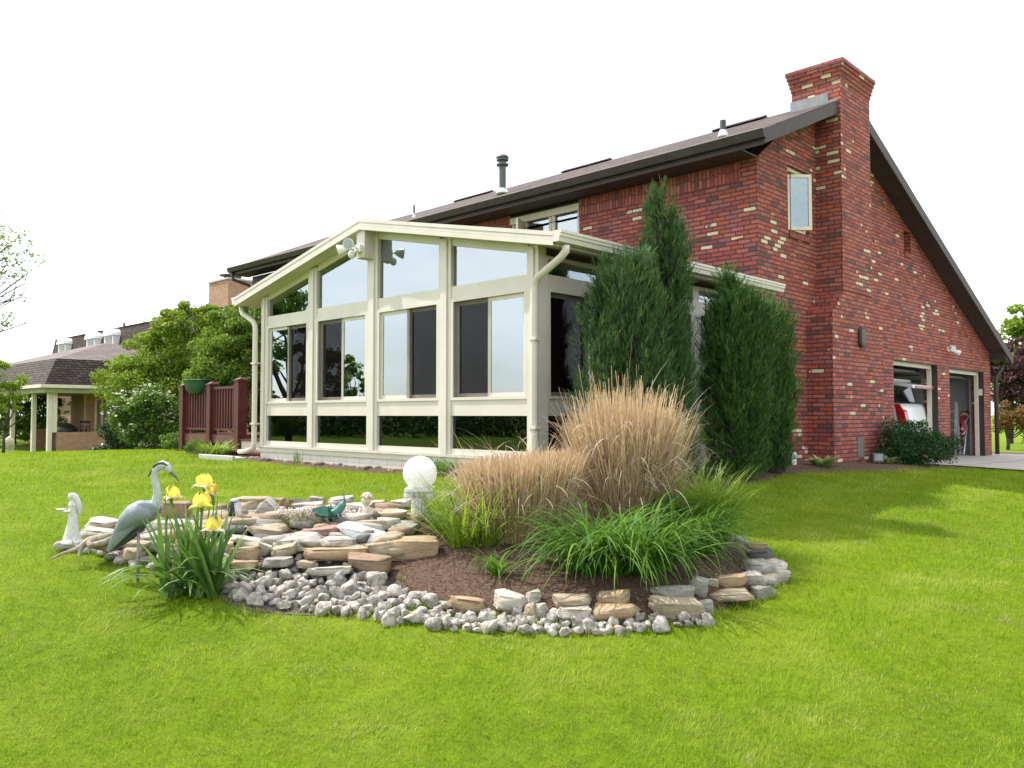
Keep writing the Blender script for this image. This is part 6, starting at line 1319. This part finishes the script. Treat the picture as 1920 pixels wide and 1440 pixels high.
for k, (x, y, sc_, wh, dp) in enumerate(((322, 934, 1.0, 1, .02), (383, 912, 1.05, 1, .06), (396, 926, .7, 1, .1), (378, 950, 1.15, 0, -.03), (401, 995, 1.15, 0, -.12))):
    dd_ = idd+dp; c_ = at(x, y, dd_); a0 = rng.uniform(0, 2)
    up_, dn_ = [], []
    for j in range(3):
        up_.append(petal(c_, a0+j*2.094, .10*sc_, .10*sc_, .75, -.65)); dn_.append(petal(c_, a0+1.05+j*2.094, .105*sc_, .085*sc_, .9, 2.9))
    V, Fq = join(up_); fl = raw('flower', V, Fq, YP, parent=ir, smooth=True); V, Fq = join(dn_); raw('falls', V, Fq, WP if wh or k == 4 else YP, parent=fl, smooth=True)
    mb = MB(); b0 = ib+(c_-ib)*np.array([.35, .35, 0]); mb.tube([b0, b0+(c_-b0)*.5+(0, 0, .04), c_-(0, 0, .01)], [.007, .006, .005], 7); mb.tube([c_-(0, 0, .035), c_-(0, 0, .01), c_+(0, 0, .005)], [.007, .010, .006], 8)
    mb.build('stem', IRL, ir, smooth=True)
for x, y in ((312, 975), (326, 966), (400, 940), (404, 918)):
    c_ = at(x, y, idd); mb = MB(); mb.tube([c_-(0, 0, .03), c_, c_+(0, 0, .03), c_+(0, 0, .045)], [.006, .011, .009, .002], 8); mb.build('bud', OP if x in (326, 404) else IRL, ir, smooth=True)
# creeping phlox
rng = np.random.default_rng(31); ph_ = empty('creeping_phlox', at(560, 1000, 6.9), 'mossy mound of creeping phlox with pink-white flowers on the rock pile', 'phlox')
P = []
for x, y, rx, ry in ((548, 978, 42, 24), (580, 975, 32, 22), (530, 985, 28, 18), (560, 998, 28, 16), (600, 985, 16, 12)):
    c_ = at(x, y, 6.88); k = 1500; e_ = ell(k, .4)*6.88/FPX; P.append(c_+np.outer(e_[:, 0], RT)*rx+np.outer(e_[:, 1], F3)*rx*.8+np.outer(e_[:, 2], [0, 0, 1])*ry)
P = np.concatenate(P); V, Fq = leaves(P, .016, .6, asp=.3); raw('foliage', V, Fq, leafm('phlox_leaf', (.10, .13, .03), (.26, .27, .06), (.36, .33, .10), trans=.3, vs=8), parent=ph_)
P = []
for x, y, rx, ry, k in ((548, 962, 50, 9, 150), (590, 958, 48, 8, 170), (515, 975, 22, 10, 90), (640, 958, 30, 5, 50), (560, 975, 40, 16, 40)):
    c_ = at(x, y, 6.95); e_ = ell(k)*6.95/FPX; P.append(c_+np.outer(e_[:, 0], RT)*rx+np.outer(e_[:, 1], F3)*rx*.7+np.outer(e_[:, 2], [0, 0, 1])*ry)
P = np.concatenate(P); P = np.repeat(P, 3, 0)+rng.normal(size=(len(P)*3, 3))*.006; V, Fq = leaves(P, .017, 1.2, asp=.8); raw('blossom', V, Fq, leafm('pink_white_petal', (.72, .55, .62), (.85, .76, .80), trans=.3), parent=ph_)
# bed by the gable
HOS = leafm('hosta_leaf', (.16, .24, .06), (.36, .42, .16), (.55, .56, .30), trans=.3, rough=.45, vs=14)
for (px, py), lb in (((1543, 878), 'yellow-edged hosta at the corner foot of the brick chimney'), ((1665, 874), 'yellow-edged hosta between the floodlight box and the rose bush')):
    p, d = G(px, py); plant('hosta', [clump(70, p+(0, 0, .01), .05, (.20, .34), (.05, .085), (.3, 1.0), (1.2, 2.2), 5, 1.1)], HOS, lb, 'hosta', 'hostas along the brick wall')
for (px, py), lb in (((1400, 880), 'small dark green plant under the wide juniper'), ((1462, 876), 'small dark green plant beside the white meter post')):
    p, d = G(px, py); q0 = ell(260, .3)*np.array([.13, .13, .09])+p+(0, 0, .10); V, Fq = leaves(q0, .045, .6); raw('small_plant', V, Fq, LM_, label=lb, cat='plant', group='small plants under the junipers')
p, d = G(1700, 872); p2 = (-4.95, 15.55, gz(-4.95, 15.55))
def roses(r_, CL):
    P = CL[rng.choice(len(CL), 14, replace=False)]+rng.normal(size=(14, 3))*.05; P = np.repeat(P, 8, 0)+rng.normal(size=(112, 3))*.02; V, Fq = leaves(P, .05, .3, asp=.9); raw('blossom', V, Fq, leafm('pale_pink_petal', (.75, .55, .42), (.80, .70, .58), trans=.3), parent=r_)
rng = np.random.default_rng(41)
tree('rose_bush', (-5.0, 14.85, gz(-5, 14.85)), .75, [(0, 0, .35, .50, .62, .36), (.1, -.5, .28, .34, .38, .3), (0, .5, .3, .4, .36, .3), (-.1, -.35, .62, .22, .24, .28), (.1, .15, .6, .26, .3, .2), (.3, .7, .35, .25, .25, .3)], 15000, .04, leafm('rose_leaf', (.012, .05, .012), (.03, .10, .02), (.06, .15, .03), trans=.3, vs=3), 'rounded rose bush with a few pale blooms before the first garage doorway', 'rose bush', trunk=.02, ncl=150, extra=roses, seed=42)

# ---------------------------------------------------------------- distant belt of trees behind the camera, seen in the glass
rng = np.random.default_rng(51); P = []; 
for k in range(170):
    a = rng.uniform(R(150), R(335)); dist = rng.uniform(46, 62); x, y = dist*math.cos(a)-4, dist*math.sin(a); h = rng.uniform(1.6, 3.3)
    e_ = ell(420, .5)*np.array([3.4, 3.4, h*.55]); P.append(e_+np.array([x, y, h*.45-.2]))
P = np.concatenate(P); V, Fq = leaves(P, .38, .3); raw('far_woodland', V, Fq, LD, label='far belt of dark woodland beyond the lawn, mirrored in the sunroom glass', cat='woodland', kind='stuff')
tree('lawn_tree', (-30, -4.6, .1), 7.2, lobes(18, 1.7, 1.7, .9, 6.8, 1.0, 77), 16000, .16, LM_, 'tall leafy lawn tree mirrored in the pane nearest the deck', 'tree', ncl=160, trunk=.14, seed=52)
tree('lawn_tree', (-49.5, -21, .1), 5.6, lobes(10, 1.2, 1.2, 1.6, 5.4, .8, 78), 6000, .2, LM_, 'small lawn tree mirrored at the foot of the second bright pane', 'tree', ncl=90, trunk=.12, seed=53)

# ---------------------------------------------------------------- lawn grass
GR = leafm('lawn_blade', (.070, .16, .005), (.205, .335, .010), (.40, .47, .04), trans=.45, rough=.7, vs=1.1, spec=.06, tcol=(.38, .52, .02), patch=((.50, .48, .12), 1.9, .8))
rng = np.random.default_rng(61); NB = 620000
D0, D1 = 2.7, 36.; t_ = np.linspace(0, 1, 4000); dgrid = D0+(D1-D0)*t_; pdf = dgrid**-1.55*(1.35*dgrid+2.2); cdf = np.cumsum(pdf); cdf /= cdf[-1]
d = np.interp(rng.uniform(0, 1, NB), cdf, dgrid); s = rng.uniform(-1, 1, NB)*(.675*d+1.1); X = FH[0]*d+RT[0]*s; Y = FH[1]*d+RT[1]*s
def keepmask(X, Y):
    a, b_ = in_bed(X, Y, .99); k = ~a & ~b_
    k &= ~((X > -12.3) & (X < -5.9) & (Y > SY-.22)); k &= ~((X > -6.5) & (X < -4.98) & (Y > 6.3) & (Y < 16.2)); k &= ~((Y > 16.4) & (Y < 24.2) & (X > -14)); k &= ~((X > -16.4) & (X < -12) & (Y > 6.65) & (Y < 12))
    k &= ~((X > -21) & (X < -5.4) & (Y > 11)); k &= ~((X < -30) & (Y > 9.8)); k &= ~((X > -13.1) & (X < -12) & (Y > 6) & (Y < 6.5)); return k
k = keepmask(X, Y); X, Y, d = X[k], Y[k], d[k]; n = len(X)
nzv = np.zeros(n); gx0 = np.floor(X*4).astype(int); gy0 = np.floor(Y*4).astype(int); key = gx0*100003+gy0; uq, inv = np.unique(key, return_inverse=True)
tab = np.array([mnoise.noise(((u_//100003)*.25*1.3, (u_ % 100003)*.25*1.3, 4.)) for u_ in uq]); nzv = tab[inv]
sc_ = (np.maximum(d, 3.2)/4)**.72; a, b_ = in_bed(X, Y, 1.09); edge = (a | b_)
L_ = rng.uniform(.020, .043, n)*(1+.2*nzv)*np.where(edge, rng.uniform(1.0, 2.1, n), 1)*(1+.05*d)*.95
V, Fq = ribbons(np.stack([X, Y, gzn(X, Y)-.006], 1), np.where(rng.uniform(0, 1, n) < .7, np.where(np.sin(X*5.6+.5*nzv) > 0, 1.57, -1.57)+rng.normal(size=n)*.5, rng.uniform(0, 6.283, n)), L_, .0036*sc_*rng.uniform(.7, 1.4, n), rng.uniform(.05, .6, n), rng.uniform(.5, 1.6, n), 2, 1.2, tw=rng.normal(size=n)*.6, tip=.1)
raw('grass', V, Fq, GR, label='short bright green lawn grass covering the whole yard', cat='grass', kind='stuff')
n = 5200; d = rng.uniform(3, 11, n); s = rng.uniform(-1, 1, n)*(.67*d+.5); X = FH[0]*d+RT[0]*s; Y = FH[1]*d+RT[1]*s; cx = rng.integers(0, 60, n); sg = .03+.10*rng.uniform(0, 1, 60); q0, _ = G(533, 1168); X[0], Y[0] = q0[:2]; q0, _ = G(930, 1206); X[1], Y[1] = q0[:2]
sX, sY = X[cx], Y[cx]; X = sX+rng.normal(size=n)*sg[cx]*1.3; Y = sY+rng.normal(size=n)*sg[cx]; k = keepmask(X, Y); X, Y = X[k], Y[k]; n = len(X)
V, Fq = ribbons(np.stack([X, Y, gzn(X, Y)+.004], 1), rng.uniform(0, 6.28, n), rng.uniform(.02, .045, n), .003, rng.uniform(.2, 1.2, n), rng.uniform(.8, 1.8, n), 2)
raw('dry_clippings', V, Fq, leafm('dry_turf', (.20, .20, .06), (.38, .33, .14), (.50, .44, .24), trans=.3), label='scattered pale dry grass clippings lying on the lawn', cat='clippings', kind='stuff')
